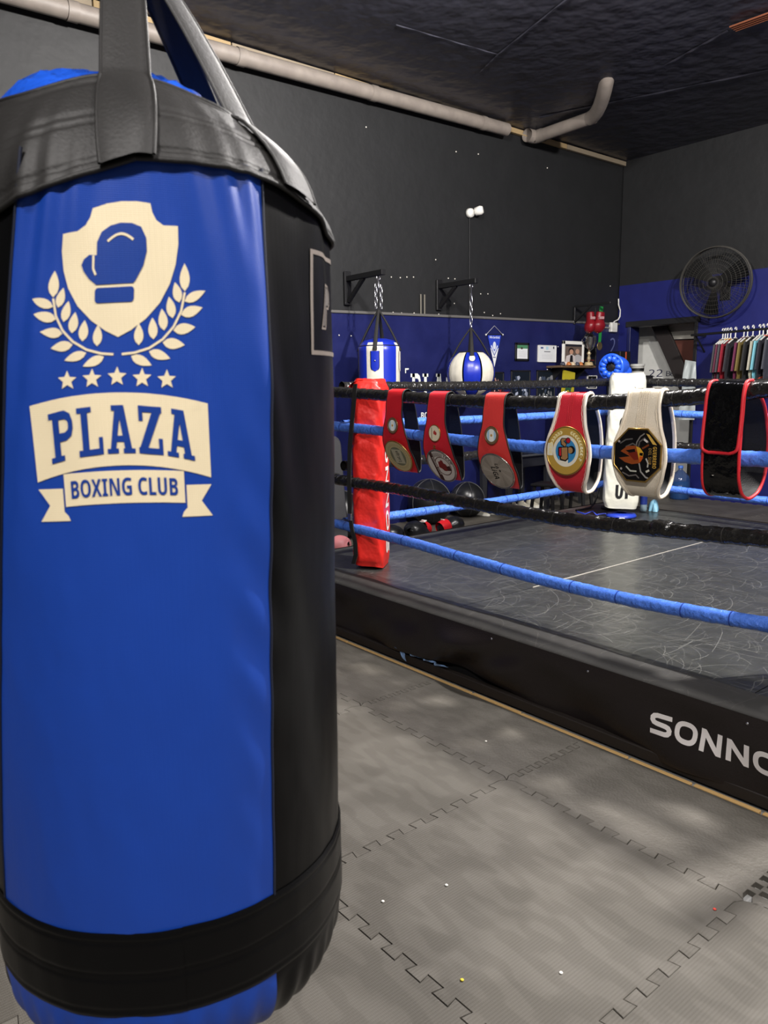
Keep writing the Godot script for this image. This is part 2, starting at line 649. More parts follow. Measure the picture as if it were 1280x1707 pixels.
func room() -> void:
	var s: Array
	s = slab(Vector3(LEFT_X - 0.2, -0.2, WALL_Z - 0.2), Vector3(WALL_X + 2.2, -0.02, FRONT_Z + 0.2), 0.0)
	structure("floor", s[0], in_world(mat(rgb(150, 150, 148), 0.8), 1.0), s[1], Vector3.ZERO, "pale concrete floor under the foam mats")
	s = slab(Vector3(LEFT_X - 0.2, CEIL, WALL_Z - 0.2), Vector3(WALL_X + 0.2, CEIL + 0.2, FRONT_Z + 0.2), 0.0)
	structure("ceiling", s[0], M.foil, s[1], Vector3.ZERO, "dark shiny foil lining under the roof")
	# back wall: charcoal board above, navy paint below, a dusty ledge between
	s = slab(Vector3(LEFT_X - 0.2, -0.02, WALL_Z - 0.2), Vector3(WALL_X + 0.2, CEIL, WALL_Z - 0.015), 0.0)
	structure("wall_back", s[0], M.charcoal, s[1], Vector3.ZERO, "charcoal upper part of the wall with the hanging bags")
	var low := prism(PackedVector2Array([Vector2(LEFT_X, -0.02), Vector2(WALL_X, -0.02), Vector2(WALL_X, 2.53), Vector2(7.4, 2.49), Vector2(LEFT_X, 2.30)]), 0.03)
	structure("wall_back_lower", low, M.navy, Vector3(0, 0, WALL_Z - 0.001), Vector3.ZERO, "navy painted lower part of the wall with the hanging bags")
	var ledge := beam(Vector3(LEFT_X, 2.305, WALL_Z + 0.006), Vector3(7.4, 2.495, WALL_Z + 0.006), 0.05, 0.03, 0.004)
	var led := mat(rgb(92, 90, 88), 0.8)
	var st := single("trim_1", "dusty ledge along the top of the navy wall", "", joined([ledge, beam(Vector3(7.4, 2.495, WALL_Z + 0.006), Vector3(WALL_X, 2.537, WALL_Z + 0.006), 0.05, 0.03, 0.004)]), led)
	st.set_meta("kind", "structure")
	# right wall with the doorway
	door_a = -6.80
	door_b = -5.72
	var t := 3.1
	for e in [["wall_right", Vector3(WALL_X, t, WALL_Z), Vector3(WALL_X + 0.2, CEIL, FRONT_Z), "charcoal", "charcoal upper part of the wall with the big fan"],
		["wall_right_lintel", Vector3(WALL_X, door_top, door_a), Vector3(WALL_X + 0.2, t, door_b), "blue_wall", "blue painted wall over the doorway"],
		["wall_right_corner", Vector3(WALL_X, -0.02, WALL_Z), Vector3(WALL_X + 0.2, t, door_a), "blue_wall", "blue painted strip of wall between the corner and the doorway"],
		["wall_right_lower", Vector3(WALL_X, -0.02, door_b), Vector3(WALL_X + 0.2, t, FRONT_Z), "blue_wall", "blue painted lower wall behind the clothes rail"]]:
		s = slab(e[1], e[2], 0.0)
		structure(e[0], s[0], M[e[3]], s[1], Vector3.ZERO, e[4])
	s = slab(Vector3(LEFT_X - 0.2, -0.02, WALL_Z), Vector3(LEFT_X, CEIL, FRONT_Z), 0.0)
	structure("wall_left", s[0], M.charcoal, s[1], Vector3.ZERO, "charcoal wall beside the open floor")
	s = slab(Vector3(LEFT_X - 0.2, -0.02, FRONT_Z), Vector3(WALL_X + 0.2, CEIL, FRONT_Z + 0.2), 0.0)
	structure("wall_front", s[0], M.charcoal, s[1], Vector3.ZERO, "charcoal wall behind the photographer")
	ceiling_lamps()

# interlocking foam mats: dovetail teeth on the shared edges
const TEETH := 17
func tooth_edge(from: Vector2, to: Vector2, out: Vector2, sign_: float, with_teeth: bool) -> Array:
	var p := [from]
	if not with_teeth: return p
	var l := from.distance_to(to)
	var d := (to - from) / l
	var step := (l - 0.07) / TEETH
	for k in TEETH:
		var a := 0.035 + (k + 0.5) * step
		var dir := sign_ * (1.0 if k % 2 == 0 else -1.0)
		var depth := out * 0.018 * dir
		var half := step * 0.5
		# dovetail: narrow at the foot, wide at the head
		p.append(from + d * (a - half * 1.13) + depth * 1.0)
		p.append(from + d * (a + half * 1.13) + depth * 1.0)
	return p

func mat_mesh(w: float, l: float, edges: Array) -> ArrayMesh:
	# w along x, l along z; edges: teeth on -z, +x, +z, -x sides (0 straight)
	var c := [Vector2(0, 0), Vector2(w, 0), Vector2(w, l), Vector2(0, l)]
	var outs := [Vector2(0, -1), Vector2(1, 0), Vector2(0, 1), Vector2(-1, 0)]
	var signs := [1.0, 1.0, -1.0, -1.0]
	var pts := PackedVector2Array()
	for k in 4:
		var e: Array
		if k >= 2:   # walk the shared edge in the same sense as its neighbour does, then turn it round
			e = tooth_edge(c[(k + 1) % 4], c[k], outs[k], signs[k], edges[k] != 0)
			e.append(c[k])
			e.remove_at(0)
			e.reverse()
		else:
			e = tooth_edge(c[k], c[(k + 1) % 4], outs[k], signs[k], edges[k] != 0)
		pts.append_array(PackedVector2Array(e))
	var shrunk := Geometry2D.offset_polygon(pts, -0.0011, Geometry2D.JOIN_MITER)
	if Geometry2D.is_polygon_clockwise(pts): shrunk = Geometry2D.offset_polygon(pts, -0.0008, Geometry2D.JOIN_MITER)
	var q: PackedVector2Array = shrunk[0] if shrunk.size() > 0 else pts
	var v := PackedVector3Array()
	var uv := PackedVector2Array()
	var top := Geometry2D.offset_polygon(q, -0.0012, Geometry2D.JOIN_MITER)
	var cap: PackedVector2Array = top[0] if top.size() == 1 and top[0].size() == q.size() else q
	var shift := 0
	var best := 1e9
	for k in cap.size():
		if cap[k].distance_to(q[0]) < best:
			best = cap[k].distance_to(q[0])
			shift = k
	for i in Geometry2D.triangulate_polygon(cap):
		v.append(Vector3(cap[i].x, 0, cap[i].y))
		uv.append(cap[i])
	for i in q.size():
		var a := q[i]
		var b := q[(i + 1) % q.size()]
		var ca := cap[(i + shift) % cap.size()]
		var cb := cap[(i + 1 + shift) % cap.size()]
		for w3 in [Vector3(a.x, -0.0015, a.y), Vector3(b.x, -0.0015, b.y), Vector3(cb.x, 0, cb.y), Vector3(a.x, -0.0015, a.y), Vector3(cb.x, 0, cb.y), Vector3(ca.x, 0, ca.y),
			Vector3(a.x, -0.02, a.y), Vector3(b.x, -0.02, b.y), Vector3(b.x, -0.0015, b.y), Vector3(a.x, -0.02, a.y), Vector3(b.x, -0.0015, b.y), Vector3(a.x, -0.0015, a.y)]:
			v.append(w3)
			uv.append(Vector2(w3.x, w3.z))
	return from_triangles(v, uv)

func floor_mats() -> void:
	var home := get_node("floor")
	var at0: Vector3 = home.position
	var whole := []
	for k in 3:      # a few variants: the print of smudges starts elsewhere
		whole.append(mat_mesh(1.0, 1.0, [1, 1, 1, 1]))
	var strip := mat_mesh(0.54, 1.0, [1, 0, 1, 1])
	var mats_r := []
	var mats_s := []
	for k in 4:
		var a: StandardMaterial3D = M.mat_ribbed.duplicate()
		a.uv1_offset = Vector3(0.0 + 0.17 * k, 0.31 * k, 0)
		mats_r.append(a)
		var b: StandardMaterial3D = M.mat_smooth.duplicate()
		b.uv1_offset = Vector3(0, 0.37 * k, 0)
		mats_s.append(b)
	for i in range(-6, 4):
		for j in range(-8, 5):
			var x := 2.275 - 1.0 + i * 1.0 + 0.0
			var z := -2.0 + j * 1.0 + 0.01
			if x < LEFT_X or z < WALL_Z or z > FRONT_Z - 1.0 or i > 0: continue
			var n := part(home, "foam_mat", whole[0], mats_r[(i * 3 + j * 5 + 400) % 4], Vector3(x, 0, z) - at0)
			n.position += Vector3(rng.randf_range(-0.001, 0.001), 0, rng.randf_range(-0.001, 0.001))
	for j in range(-5, 5):     # cut strip along the ring, laid smooth side up
		var z := -2.0 + j * 1.0 + 0.01
		var slip := 0.026 if j == 1 else 0.0
		part(home, "foam_mat_strip", strip, mats_s[(j + 9) % 4], Vector3(2.275, 0, z + slip) - at0)
	for i in 6:                # beyond the ring
		for j in 7:
			var x := 2.275 + i * 1.35
			var z := WALL_Z + j * 1.35
			if x + 1.35 > WALL_X + 0.2: continue
			if not (z + 1.35 < -4.9 + 0.65 or x > 6.9): continue
			part(home, "foam_mat", whole[0], mats_s[(i + j) % 4], Vector3(x, 0, z) - at0).scale = Vector3(1.35, 1, 1.35)
	# pale timber edging at the foot of the ring, cut in lengths
	var z0 := -4.9
	for l in [1.05, 1.12, 0.34, 0.62, 0.30, 0.28, 0.9, 0.7]:
		part(home, "timber_edging", box(Vector3(0.022, 0.016, l - 0.012), 0.002), M.wood, Vector3(2.833 + rng.randf_range(-0.004, 0.004), -0.008, z0 + l / 2.0) - at0)
		z0 += l
	# crumbs and bits on the mats
	for e in [[0.0, 770, 1634, "yellow"], [1, 935, 1622, "white"], [2, 1191, 1516, "red"], [3, 638, 1503, "white"], [4, 744, 1476, "white"], [5, 810, 1236, "white"]]:
		var p := at_y(e[1], e[2], 0.001)
		var cc: Color = {"yellow": rgb(214, 196, 60), "white": rgb(230, 228, 220), "red": rgb(214, 74, 60)}[e[3]]
		single("crumb", "%s scrap of litter on the foam mats" % e[3], "litter", lathe([Vector2(0, 0.004), Vector2(0.004, 0.0035), Vector2(0.006, 0.0015), Vector2(0.005, 0), Vector2(0, 0)], 7), mat(cc, 0.7), p, Vector3(0, e[0], 0), "scraps of litter on the mats")

func doorway() -> void:
	# a passage under a stair beyond the right wall
	var home := Node3D.new()
	home.name = "door_1"
	add_child(home)
	meta(home, "dark doorway under a stair beside the clothes rail", "", "", "structure")
	var s: Array
	var x0 := WALL_X + 0.2
	var x1 := WALL_X + 0.62
	s = slab(Vector3(x1, -0.02, -7.4), Vector3(x1 + 0.1, 2.9, -4.6), 0.0)
	part(home, "passage_wall", s[0], M.plaster, s[1])
	s = slab(Vector3(x0, -0.02, -7.5), Vector3(x1 + 0.1, 2.9, -7.4), 0.0)
	part(home, "passage_wall", s[0], M.plaster, s[1])
	s = slab(Vector3(x0, -0.02, -4.6), Vector3(x1 + 0.1, 2.9, -4.5), 0.0)
	part(home, "passage_wall", s[0], M.plaster, s[1])
	s = slab(Vector3(x0, 2.9, -7.5), Vector3(x1 + 0.1, 3.0, -4.5), 0.0)
	part(home, "passage_ceiling", s[0], M.charcoal, s[1])
	s = slab(Vector3(x0, -0.02, -7.5), Vector3(x1 + 0.1, 0.0, -4.5), 0.0)
	part(home, "passage_floor", s[0], get_node("floor").material_override, s[1])
	for e in [[door_a - 0.02, door_a + 0.03], [door_b - 0.03, door_b + 0.02]]:
		s = slab(Vector3(WALL_X - 0.02, 0, e[0]), Vector3(x0 + 0.02, door_top, e[1]), 0.004)
		part(home, "door_jamb", s[0], M.navy if e[0] < -6 else M.black_paint, s[1])
	s = slab(Vector3(WALL_X - 0.025, door_top - 0.06, door_a - 0.05), Vector3(x0 + 0.02, door_top + 0.02, door_b + 0.05), 0.004)
	part(home, "door_head", s[0], M.black_paint, s[1])
	# stair stringer crossing the opening, pale board above it and a brown riser panel behind it
	var xs := WALL_X + 0.36
	var a := at_x(1098, 540, xs)
	var b := at_x(1142, 640, xs)
	var c := b + (b - a) * 1.4
	var sb := beam(a - (b - a) * 0.3, c, 0.05, 0.22, 0.004)
	part(home, "stair_stringer", sb[0], mat(rgb(34, 28, 27), 0.7)).transform = sb[1]
	var outline := func(pts: Array, x: float) -> PackedVector2Array:
		var o := PackedVector2Array()
		for e in pts:
			var w := at_x(e[0], e[1], x)
			o.append(Vector2(w.z, w.y))
		return o
	part(home, "stair_panel", prism(outline.call([[1112, 568], [1175, 566], [1175, 760], [1170, 760], [1144, 650]], xs + 0.1), 0.03), mat(rgb(88, 46, 36), 0.7), Vector3(xs + 0.1, 0, 0), Vector3(0, -PI / 2, 0))
	part(home, "soffit_board", prism(outline.call([[1100, 534], [1175, 526], [1175, 564], [1112, 566]], xs + 0.1), 0.03), mat(rgb(168, 165, 156), 0.8), Vector3(xs + 0.1, 0, 0), Vector3(0, -PI / 2, 0))
	# pencilled figures on the plaster
	var fx := x1 - 0.004
	for e in [["2", 1081, 628, 13.0], ["2", 1094, 628, 13.0], ["B", 1110, 627, 9.0], ["e", 1117, 627, 7.0], ["n", 1123, 627, 7.0]]:
		var p := at_x(e[1], e[2], fx)
		var g := words(e[0], 0.07 * e[3] / 9.0, 0.11 * e[3] / 13.0, false, false)
		part(home, "wall_writing", laid(g, 1.0, func(q: Vector2) -> Vector3: return Vector3(fx, p.y + q.y, p.z + q.x)), mat(rgb(30, 34, 70), 0.8))

func ceiling_fittings() -> void:
	var pvc := in_world(mat(Color.WHITE, 0.55), 1.2)
	pvc.albedo_texture = mottled(rgb(112, 104, 98), rgb(132, 124, 116), 21, 0.02, 256, 4)
	var t := thing("drain_pipe", "grey plastic drain pipe running under the roof with two elbows", "pipe", Vector3(0, 4.6, WALL_Z))
	var o := t.position
	var z := WALL_Z + 0.12
	var p0 := Vector3(LEFT_X, 4.60, z)
	var p1 := at_z(892, 229, z)
	var p2 := at_z(990, 195, -5.9)
	var p3 := at_y(1013, 130, CEIL)
	var pts := PackedVector3Array()
	pts.append(p0 - o)
	for k in 20: pts.append(p0.lerp(p1, (k + 1) / 21.0) - o)
	part(t, "pipe_run", tube(pts, 0.075, 20), pvc)
	var corner := PackedVector3Array()
	for k in 9: corner.append((p1 - Vector3(0.16, 0.002, 0)).bezier_interpolate(p1, p1, p1 + (p2 - p1).normalized() * 0.16, k / 8.0) - o)
	part(t, "elbow", tube(corner, 0.082, 20), pvc)
	part(t, "pipe_run", tube(PackedVector3Array([p1 + (p2 - p1).normalized() * 0.1 - o, p2 - o]), 0.075, 20), pvc)
	var up := PackedVector3Array()
	var d2 := (p2 - p1).normalized()
	var p2b := Vector3(p3.x, p2.y + 0.22, p3.z)
	for k in 9: up.append((p2 - d2 * 0.06).bezier_interpolate(p2 + d2 * 0.1, p2b - Vector3(0, 0.14, 0), p2b, k / 8.0) - o)
	part(t, "elbow", tube(up, 0.08, 20), pvc)
	part(t, "pipe_run", tube(PackedVector3Array([p2b - o, p3 - o]), 0.075, 20), pvc)
	for x in [2.35, 3.9, 5.5, 7.2]:
		var y := lerpf(p0.y, p1.y, (x - p0.x) / (p1.x - p0.x))
		part(t, "pipe_joint", bar(Vector3(x, y, z) - o, Vector3(x + 0.09, y + 0.001, z) - o, 0.081, 20), pvc)
	var strap_m := mat(rgb(60, 58, 56), 0.5, 0.4)
	part(t, "pipe_strap", bar(p2b.lerp(p3, 0.35) - o, p2b.lerp(p3, 0.42) - o, 0.082, 20), strap_m)
	# pale batten in the corner between the wall and the roof, in broken lengths
	var cut := [LEFT_X, 2.6, 3.9, 5.1, 5.9, 7.6, 9.0, WALL_X]
	var tr := Node3D.new()
	tr.name = "trim_2"
	add_child(tr)
	meta(tr, "pale timber batten along the top of the back wall", "", "", "structure")
	for k in cut.size() - 1:
		var bm := beam(Vector3(cut[k] + 0.006, CEIL - 0.045 + 0.008 * (k % 2), WALL_Z + 0.02), Vector3(cut[k + 1] - 0.006, CEIL - 0.045 + 0.006 * ((k + 1) % 2), WALL_Z + 0.02), 0.05, 0.06, 0.004)
		part(tr, "batten", bm[0], mat(rgb(128, 116, 98) if k % 2 == 0 else rgb(150, 128, 92), 0.75)).transform = bm[1]
	# laps and tape of the foil lining
	var home := get_node("ceiling")
	var h0: Vector3 = home.position
	for e in [[900, 195, 1290, 115, 0.06], [880, 236, 1000, 196, 0.05], [830, 90, 960, -15, 0.02], [660, 40, 830, 90, 0.012], [1110, 108, 1215, 50, 0.05], [830, 90, 800, 120, 0.02]]:
		var a := at_y(e[0], e[1], CEIL - 0.004)
		var b := at_y(e[2], e[3], CEIL - 0.004)
		var d := (b - a)
		var n := 16
		var side: Vector3 = Vector3(-d.z, 0, d.x).normalized() * e[4]
		var seed_: float = e[0]
		part(home, "lining_lap", grid(func(u: float, v: float) -> Vector3:
			return a + d * u + side * (v - 0.5) - Vector3(0, 0.004 + 0.012 * (1.0 - absf(v - 0.5) * 2.0) * (0.6 + 0.4 * sin(u * 23.0 + seed_)), 0) - h0, n, 4), M.foil)
	# a bare patch of corrugated copper-coloured sheet
	var k := thing("roof_sheet", "piece of bare copper coloured corrugated sheet showing under the roof", "roof sheet", at_y(1268, 30, CEIL - 0.03))
	var ko := k.position
	var ka := at_y(1222, 48, CEIL - 0.03) - ko
	var kb := at_y(1300, 20, CEIL - 0.03) - ko
	var side2 := Vector3(-(kb - ka).z, 0, (kb - ka).x).normalized() * 0.16
	part(k, "corrugation", grid(func(u: float, v: float) -> Vector3:
		return ka + (kb - ka) * u + side2 * (v - 0.5) + Vector3(0, 0.012 * sin(v * TAU * 4.0), 0), 4, 40), mat(rgb(150, 92, 66), 0.35, 0.7))

# ---------------------------------------------------------------- ring
func apron_x(z: float, t: float) -> float:   # t: 0 at the top, 1 at the hem
	var w := 0.018 * sin(z * 3.1 + t * 2.4) + 0.013 * sin(z * 7.3 - t * 4.0 + 1.0) + 0.004 * sin(z * 17.0 + t * 6.0)
	var tuck := 0.030 * exp(-pow((z + 2.45 + 0.55 * (t - 0.1)) / 0.14, 2.0)) - 0.022 * exp(-pow((z + 2.75 + 0.35 * t) / 0.17, 2.0))
	return 2.868 + (w + tuck) * smoothstep(0.0, 0.5, t) - 0.018 * sin(PI * t) + 0.012 * t
func hem(z: float) -> float:
	return 0.05 + 0.035 * exp(-pow((z + 3.05) / 0.42, 2.0)) + 0.008 * sin(z * 4.0) - 0.028 * exp(-pow((z + 1.6) / 0.5, 2.0))
func apron_point(z: float, t: float, out := 0.0) -> Vector3:
	return Vector3(apron_x(z, t) - out, lerpf(0.352, hem(z), t), z)

const DECK_Z0 := -4.85
const DECK_Z1 := -0.5
const DECK_X0 := 2.885
const DECK_X1 := 7.05

func scuffed(ground: Color, mark: Color, seed_: int, marks: int) -> ImageTexture:
	var r := RandomNumberGenerator.new()
	r.seed = seed_
	var n := noise_picture(seed_, 0.012, 1024, 5)
	var im := Image.create(1024, 1024, false, Image.FORMAT_RGB8)
	for y in 1024:
		for x in 1024:
			im.set_pixel(x, y, ground.lerp(mark, 0.07 * smoothstep(0.35, 0.8, n.get_pixel(x, y).r)))
	for k in marks:
		var p := Vector2(r.randf() * 1024, r.randf() * 1024)
		var a := r.randf_range(-0.5, 0.5) + (PI / 2 if r.randf() < 0.35 else 0.0)
		var turn := r.randf_range(-0.012, 0.012)
		var c := ground.lerp(mark, r.randf_range(0.15, 0.75))
		for i in int(r.randf_range(20, 150)):
			p += Vector2(cos(a), sin(a))
			a += turn
			im.set_pixel(posmod(int(p.x), 1024), posmod(int(p.y), 1024), c)
	return ImageTexture.create_from_image(im)

func ring() -> void:
	var vinyl := in_world(mat(Color.WHITE, 0.33), 0.42)
	vinyl.albedo_texture = scuffed(rgb(50, 51, 49), rgb(150, 149, 144), 71, 1100)
	with_normal(vinyl, bumps(72, 0.015, 8.0, 512, 4), 0.12)
	M.vinyl = vinyl
	var dull := in_world(mat(Color.WHITE, 0.75), 0.6)
	dull.albedo_texture = scuffed(rgb(52, 51, 49), rgb(120, 118, 112), 73, 300)
	var cloth := with_normal(in_world(mat(rgb(30, 24, 23), 0.42), 3.0), bumps(74, 0.15, 3.0, 256, 3), 0.25)
	var t := thing("boxing_ring", "low black boxing ring platform with scuffed vinyl deck and lettered apron", "boxing ring", Vector3((DECK_X0 + DECK_X1) / 2, 0, (DECK_Z0 + DECK_Z1) / 2))
	var o := t.position
	var s := slab(Vector3(DECK_X0 + 0.05, 0.0, DECK_Z0 + 0.05), Vector3(DECK_X1 - 0.02, DECK - 0.012, DECK_Z1 - 0.02), 0.01)
	part(t, "platform", s[0], mat(rgb(16, 15, 15), 0.7), s[1] - o)
	# vinyl laid in lengths across the deck, the joint showing as a pale line
	var seams := [DECK_Z0 + 0.02, -3.045, -1.35, DECK_Z1 - 0.02]
	for k in 3:
		var za: float = seams[k] + (0.004 if k > 0 else 0.0)
		var zb: float = seams[k + 1]
		part(t, "vinyl_sheet", grid(func(u: float, v: float) -> Vector3:
			var x := lerpf(3.02, DECK_X1 - 0.01, u)
			var z := lerpf(za, zb, v)
			return Vector3(x, DECK - 0.002 + 0.0025 * sin(x * 2.1 + z * 1.3) * sin(z * 1.9) - 0.004 * smoothstep(DECK_X1 - 0.06, DECK_X1, x), z) - o, 40, 20), vinyl)
	s = slab(Vector3(3.7, DECK - 0.006, -3.0455), Vector3(6.0, DECK + 0.0012, -3.0405), 0.0)
	part(t, "vinyl_joint", s[0], mat(rgb(190, 186, 176), 0.6), s[1] - o)
	# cloth binding rolled over the near edge
	part(t, "edge_binding", grid(func(u: float, v: float) -> Vector3:
		var z := lerpf(DECK_Z0, DECK_Z1, u)
		var wav := 0.006 * sin(z * 4.3) + 0.004 * sin(z * 11.0)
		var p: Vector2
		if v < 0.55: p = Vector2(lerpf(3.06 + 2.0 * wav, 2.925, v / 0.55), DECK + 0.001 + 0.004 * sin(v / 0.55 * PI) + 0.3 * wav * v)
		else:
			var a := (v - 0.55) / 0.45 * PI / 2
			p = Vector2(2.925 - 0.055 * sin(a), DECK - 0.022 + 0.023 * cos(a) + 0.3 * wav)
		return Vector3(p.x, p.y, z) - o, 120, 14), dull)
	part(t, "apron_cloth", grid(func(u: float, v: float) -> Vector3: return apron_point(lerpf(DECK_Z0, DECK_Z1, u), v) - o, 240, 20), cloth)
	for e in [[DECK_X0 + 0.03, DECK_Z0, DECK_X1, DECK_Z0], [DECK_X1, DECK_Z0, DECK_X1, DECK_Z1], [DECK_X0 + 0.03, DECK_Z1, DECK_X1, DECK_Z1]]:
		var a := Vector3(e[0], 0, e[1])
		var b := Vector3(e[2], 0, e[3])
		var side: Vector3 = Vector3((b - a).z, 0, -(b - a).x).normalized() * (1.0 if e[1] == e[3] and e[1] < -1 else -1.0)
		part(t, "apron_cloth", grid(func(u: float, v: float) -> Vector3:
			var p := a.lerp(b, u)
			return p + side * (0.01 * sin(u * 40.0) * v) + Vector3(0, lerpf(DECK, 0.04, v), 0) - o, 60, 6), cloth)
	s = slab(Vector3(2.862, 0.0, DECK_Z0), Vector3(2.90, 0.052, DECK_Z1), 0.004)
	part(t, "base_rail", s[0], mat(rgb(34, 28, 24), 0.6), s[1] - o)
	# lettering on the apron
	var g := stencil("SONNO", 0.092, 0.021, 0.014, 1.08)
	part(t, "apron_lettering", laid(g, 0.012, func(q: Vector2) -> Vector3:
		var z := -1.69 + q.x
		var y := 0.142 + q.y
		return apron_point(z, (0.352 - y) / (0.352 - hem(z)), 0.0018) - o), mat(rgb(232, 226, 222), 0.5))
	for z in [-1.28, -2.02, -2.62]:
		part(t, "apron_stud", lathe([Vector2(0, 0.004), Vector2(0.005, 0.003), Vector2(0.007, 0), Vector2(0, 0)], 10), M.chrome, apron_point(z, 0.1, 0.001) - o, Vector3(0, 0, PI / 2))
	# four posts outside the ropes
	for c in [[NEAR_X - 0.11, LEFT_Z - 0.11], [FAR_X + 0.11, LEFT_Z - 0.11], [NEAR_X - 0.11, RIGHT_Z + 0.11], [FAR_X + 0.11, RIGHT_Z + 0.11]]:
		part(t, "corner_post", lathe([Vector2(0, 1.3), Vector2(0.035, 1.3), Vector2(0.038, 1.28), Vector2(0.038, 0.03), Vector2(0.10, 0.025), Vector2(0.105, 0), Vector2(0, 0)], 20), M.dark_steel, Vector3(c[0], DECK, c[1]) - o)
	part(t, "post_collar", lathe([Vector2(0.03, 0.0), Vector2(0.14, 0.0), Vector2(0.142, 0.012), Vector2(0.13, 0.03), Vector2(0.05, 0.036)], 28), mat(rgb(36, 62, 176), 0.4), Vector3(FAR_X - 0.235, DECK, LEFT_Z + 0.235) - o)
	# torn strip of blue plastic under the hem
	var bl := thing("plastic_strip", "torn strip of pale blue plastic sticking out under the ring apron", "plastic strip", Vector3(2.85, 0.055, -3.15))
	var shade := mat(rgb(120, 150, 190), 0.45)
	for e in [[658, 1078, 676, 1090, 0.05], [662, 1072, 684, 1088, 0.03], [684, 1088, 706, 1098, 0.02], [706, 1098, 728, 1104, 0.012], [724, 1104, 746, 1112, 0.02]]:
		var a := at_x(e[0], e[1], 2.848) - bl.position
		var b := at_x(e[2], e[3], 2.852) - bl.position
		var h: float = e[4]
		part(bl, "plastic_shred", grid(func(u: float, v: float) -> Vector3: return a.lerp(b, u) + Vector3(-0.006 * sin(u * 7.0 + v * 3.0), -h * v * (0.5 + 0.5 * sin(u * 3.0 + h * 90.0)), 0.004 * v), 8, 4), shade)
	corner_pads()

# the angular lettering used on the ring: strokes on a unit grid, letters h high
func stencil(text: String, h: float, w: float, gap: float, wide := 1.0) -> PackedVector2Array:
	var out := PackedVector2Array()
	var x := 0.0
	for ch in text:
		var strokes := []
		var adv := h * 0.98 * wide
		if ch == "S":
			var pts := PackedVector2Array([Vector2(0.98, 0.90), Vector2(0.30, 0.90), Vector2(0.17, 0.86), Vector2(0.10, 0.77), Vector2(0.10, 0.66), Vector2(0.17, 0.56), Vector2(0.30, 0.52), Vector2(0.70, 0.48), Vector2(0.83, 0.44), Vector2(0.90, 0.34), Vector2(0.90, 0.23), Vector2(0.83, 0.14), Vector2(0.70, 0.10), Vector2(0.02, 0.10)])
			strokes = [[pts, false]]
		elif ch == "O":
			var c := PackedVector2Array()
			for k in 28:
				var a := TAU * k / 28.0
				c.append(Vector2(0.5 + 0.42 * signf(cos(a)) * pow(absf(cos(a)), 0.8), 0.5 + 0.40 * signf(sin(a)) * pow(absf(sin(a)), 0.8)))
			strokes = [[c, true]]
		elif ch == "N":
			strokes = [[PackedVector2Array([Vector2(0.12, 0.0), Vector2(0.12, 1.0)]), false], [PackedVector2Array([Vector2(0.16, 0.90), Vector2(0.82, 0.10)]), false], [PackedVector2Array([Vector2(0.86, 0.0), Vector2(0.86, 1.0)]), false]]
		for st in strokes:
			var p: PackedVector2Array = st[0]
			for i in p.size(): p[i] = Vector2(x + p[i].x * h * 0.96 * wide, p[i].y * h)
			out.append_array(stroke(p, w, st[1]))
		x += adv + gap
	return out

func pad_outline(a: float, w: float, d: float) -> Vector2:   # rounded box section
	var c := cos(a)
	var s := sin(a)
	return Vector2(w / 2 * signf(c) * pow(absf(c), 0.38), d / 2 * signf(s) * pow(absf(s), 0.38))

func pad(called: String, label: String, where: Vector3, turn: float, h: float, w: float, d: float, m: Material, ink: Material, slump: float) -> Node3D:
	# front faces local +z
	var t := thing(called, label, "corner pad", where, turn)
	var shape := func(u: float, v: float) -> Vector3:
		var q := pad_outline(u * TAU, w, d)
		var y := v * h
		var pinch := 1.0 - 0.10 * exp(-pow(v / 0.03, 2.0)) - 0.16 * exp(-pow((1.0 - v) / 0.025, 2.0))
		var wr := 0.003 * sin(u * TAU * 3.0 + v * 17.0) * sin(v * 9.0) + 0.0015 * sin(u * TAU * 7.0 - v * 41.0)
		wr -= 0.006 * exp(-pow((v - 0.70 - 0.05 * sin(u * TAU)) / 0.012, 2.0)) + 0.005 * exp(-pow((v - 0.42 + 0.08 * sin(u * TAU * 2.0)) / 0.015, 2.0))
		return Vector3(q.x * pinch + q.x / w * wr * 2.0 + slump * (v - 0.5), y + 0.02 * sin(u * TAU * 2.0 + 1.0) * (1.0 if v > 0.97 else 0.0) - (0.015 * sin(u * TAU + 0.6) if v < 0.03 else 0.0), q.y * pinch + q.y / d * wr * 2.0)
	part(t, "pad_cover", grid(shape, 96, 120), m)
	for e in [0.0, 1.0]:
		var cap := PackedVector3Array()
		var mid := Vector3(slump * (e - 0.5), e * h + (0.012 if e > 0 else 0.0), 0)
		for k in 48:
			var tri := [mid, shape.call(k / 48.0, e), shape.call((k + 1) / 48.0, e)]
			if e > 0.5: tri.reverse()
			cap.append_array(tri)
		part(t, "pad_end", from_triangles(cap, PackedVector2Array(), true), m)
	# lettering up the front, turned a quarter
	var g := stencil("SONNO", 0.112, 0.026, 0.02, 1.28)
	part(t, "pad_lettering", laid(g, 0.02, func(q: Vector2) -> Vector3:
		var v: float = (0.085 + q.x) / h
		var x := 0.052 - q.y
		var p: Vector3 = shape.call(0.25, v)
		return Vector3(x + slump * (v - 0.5), v * h, p.z + 0.003)), ink)
	return t

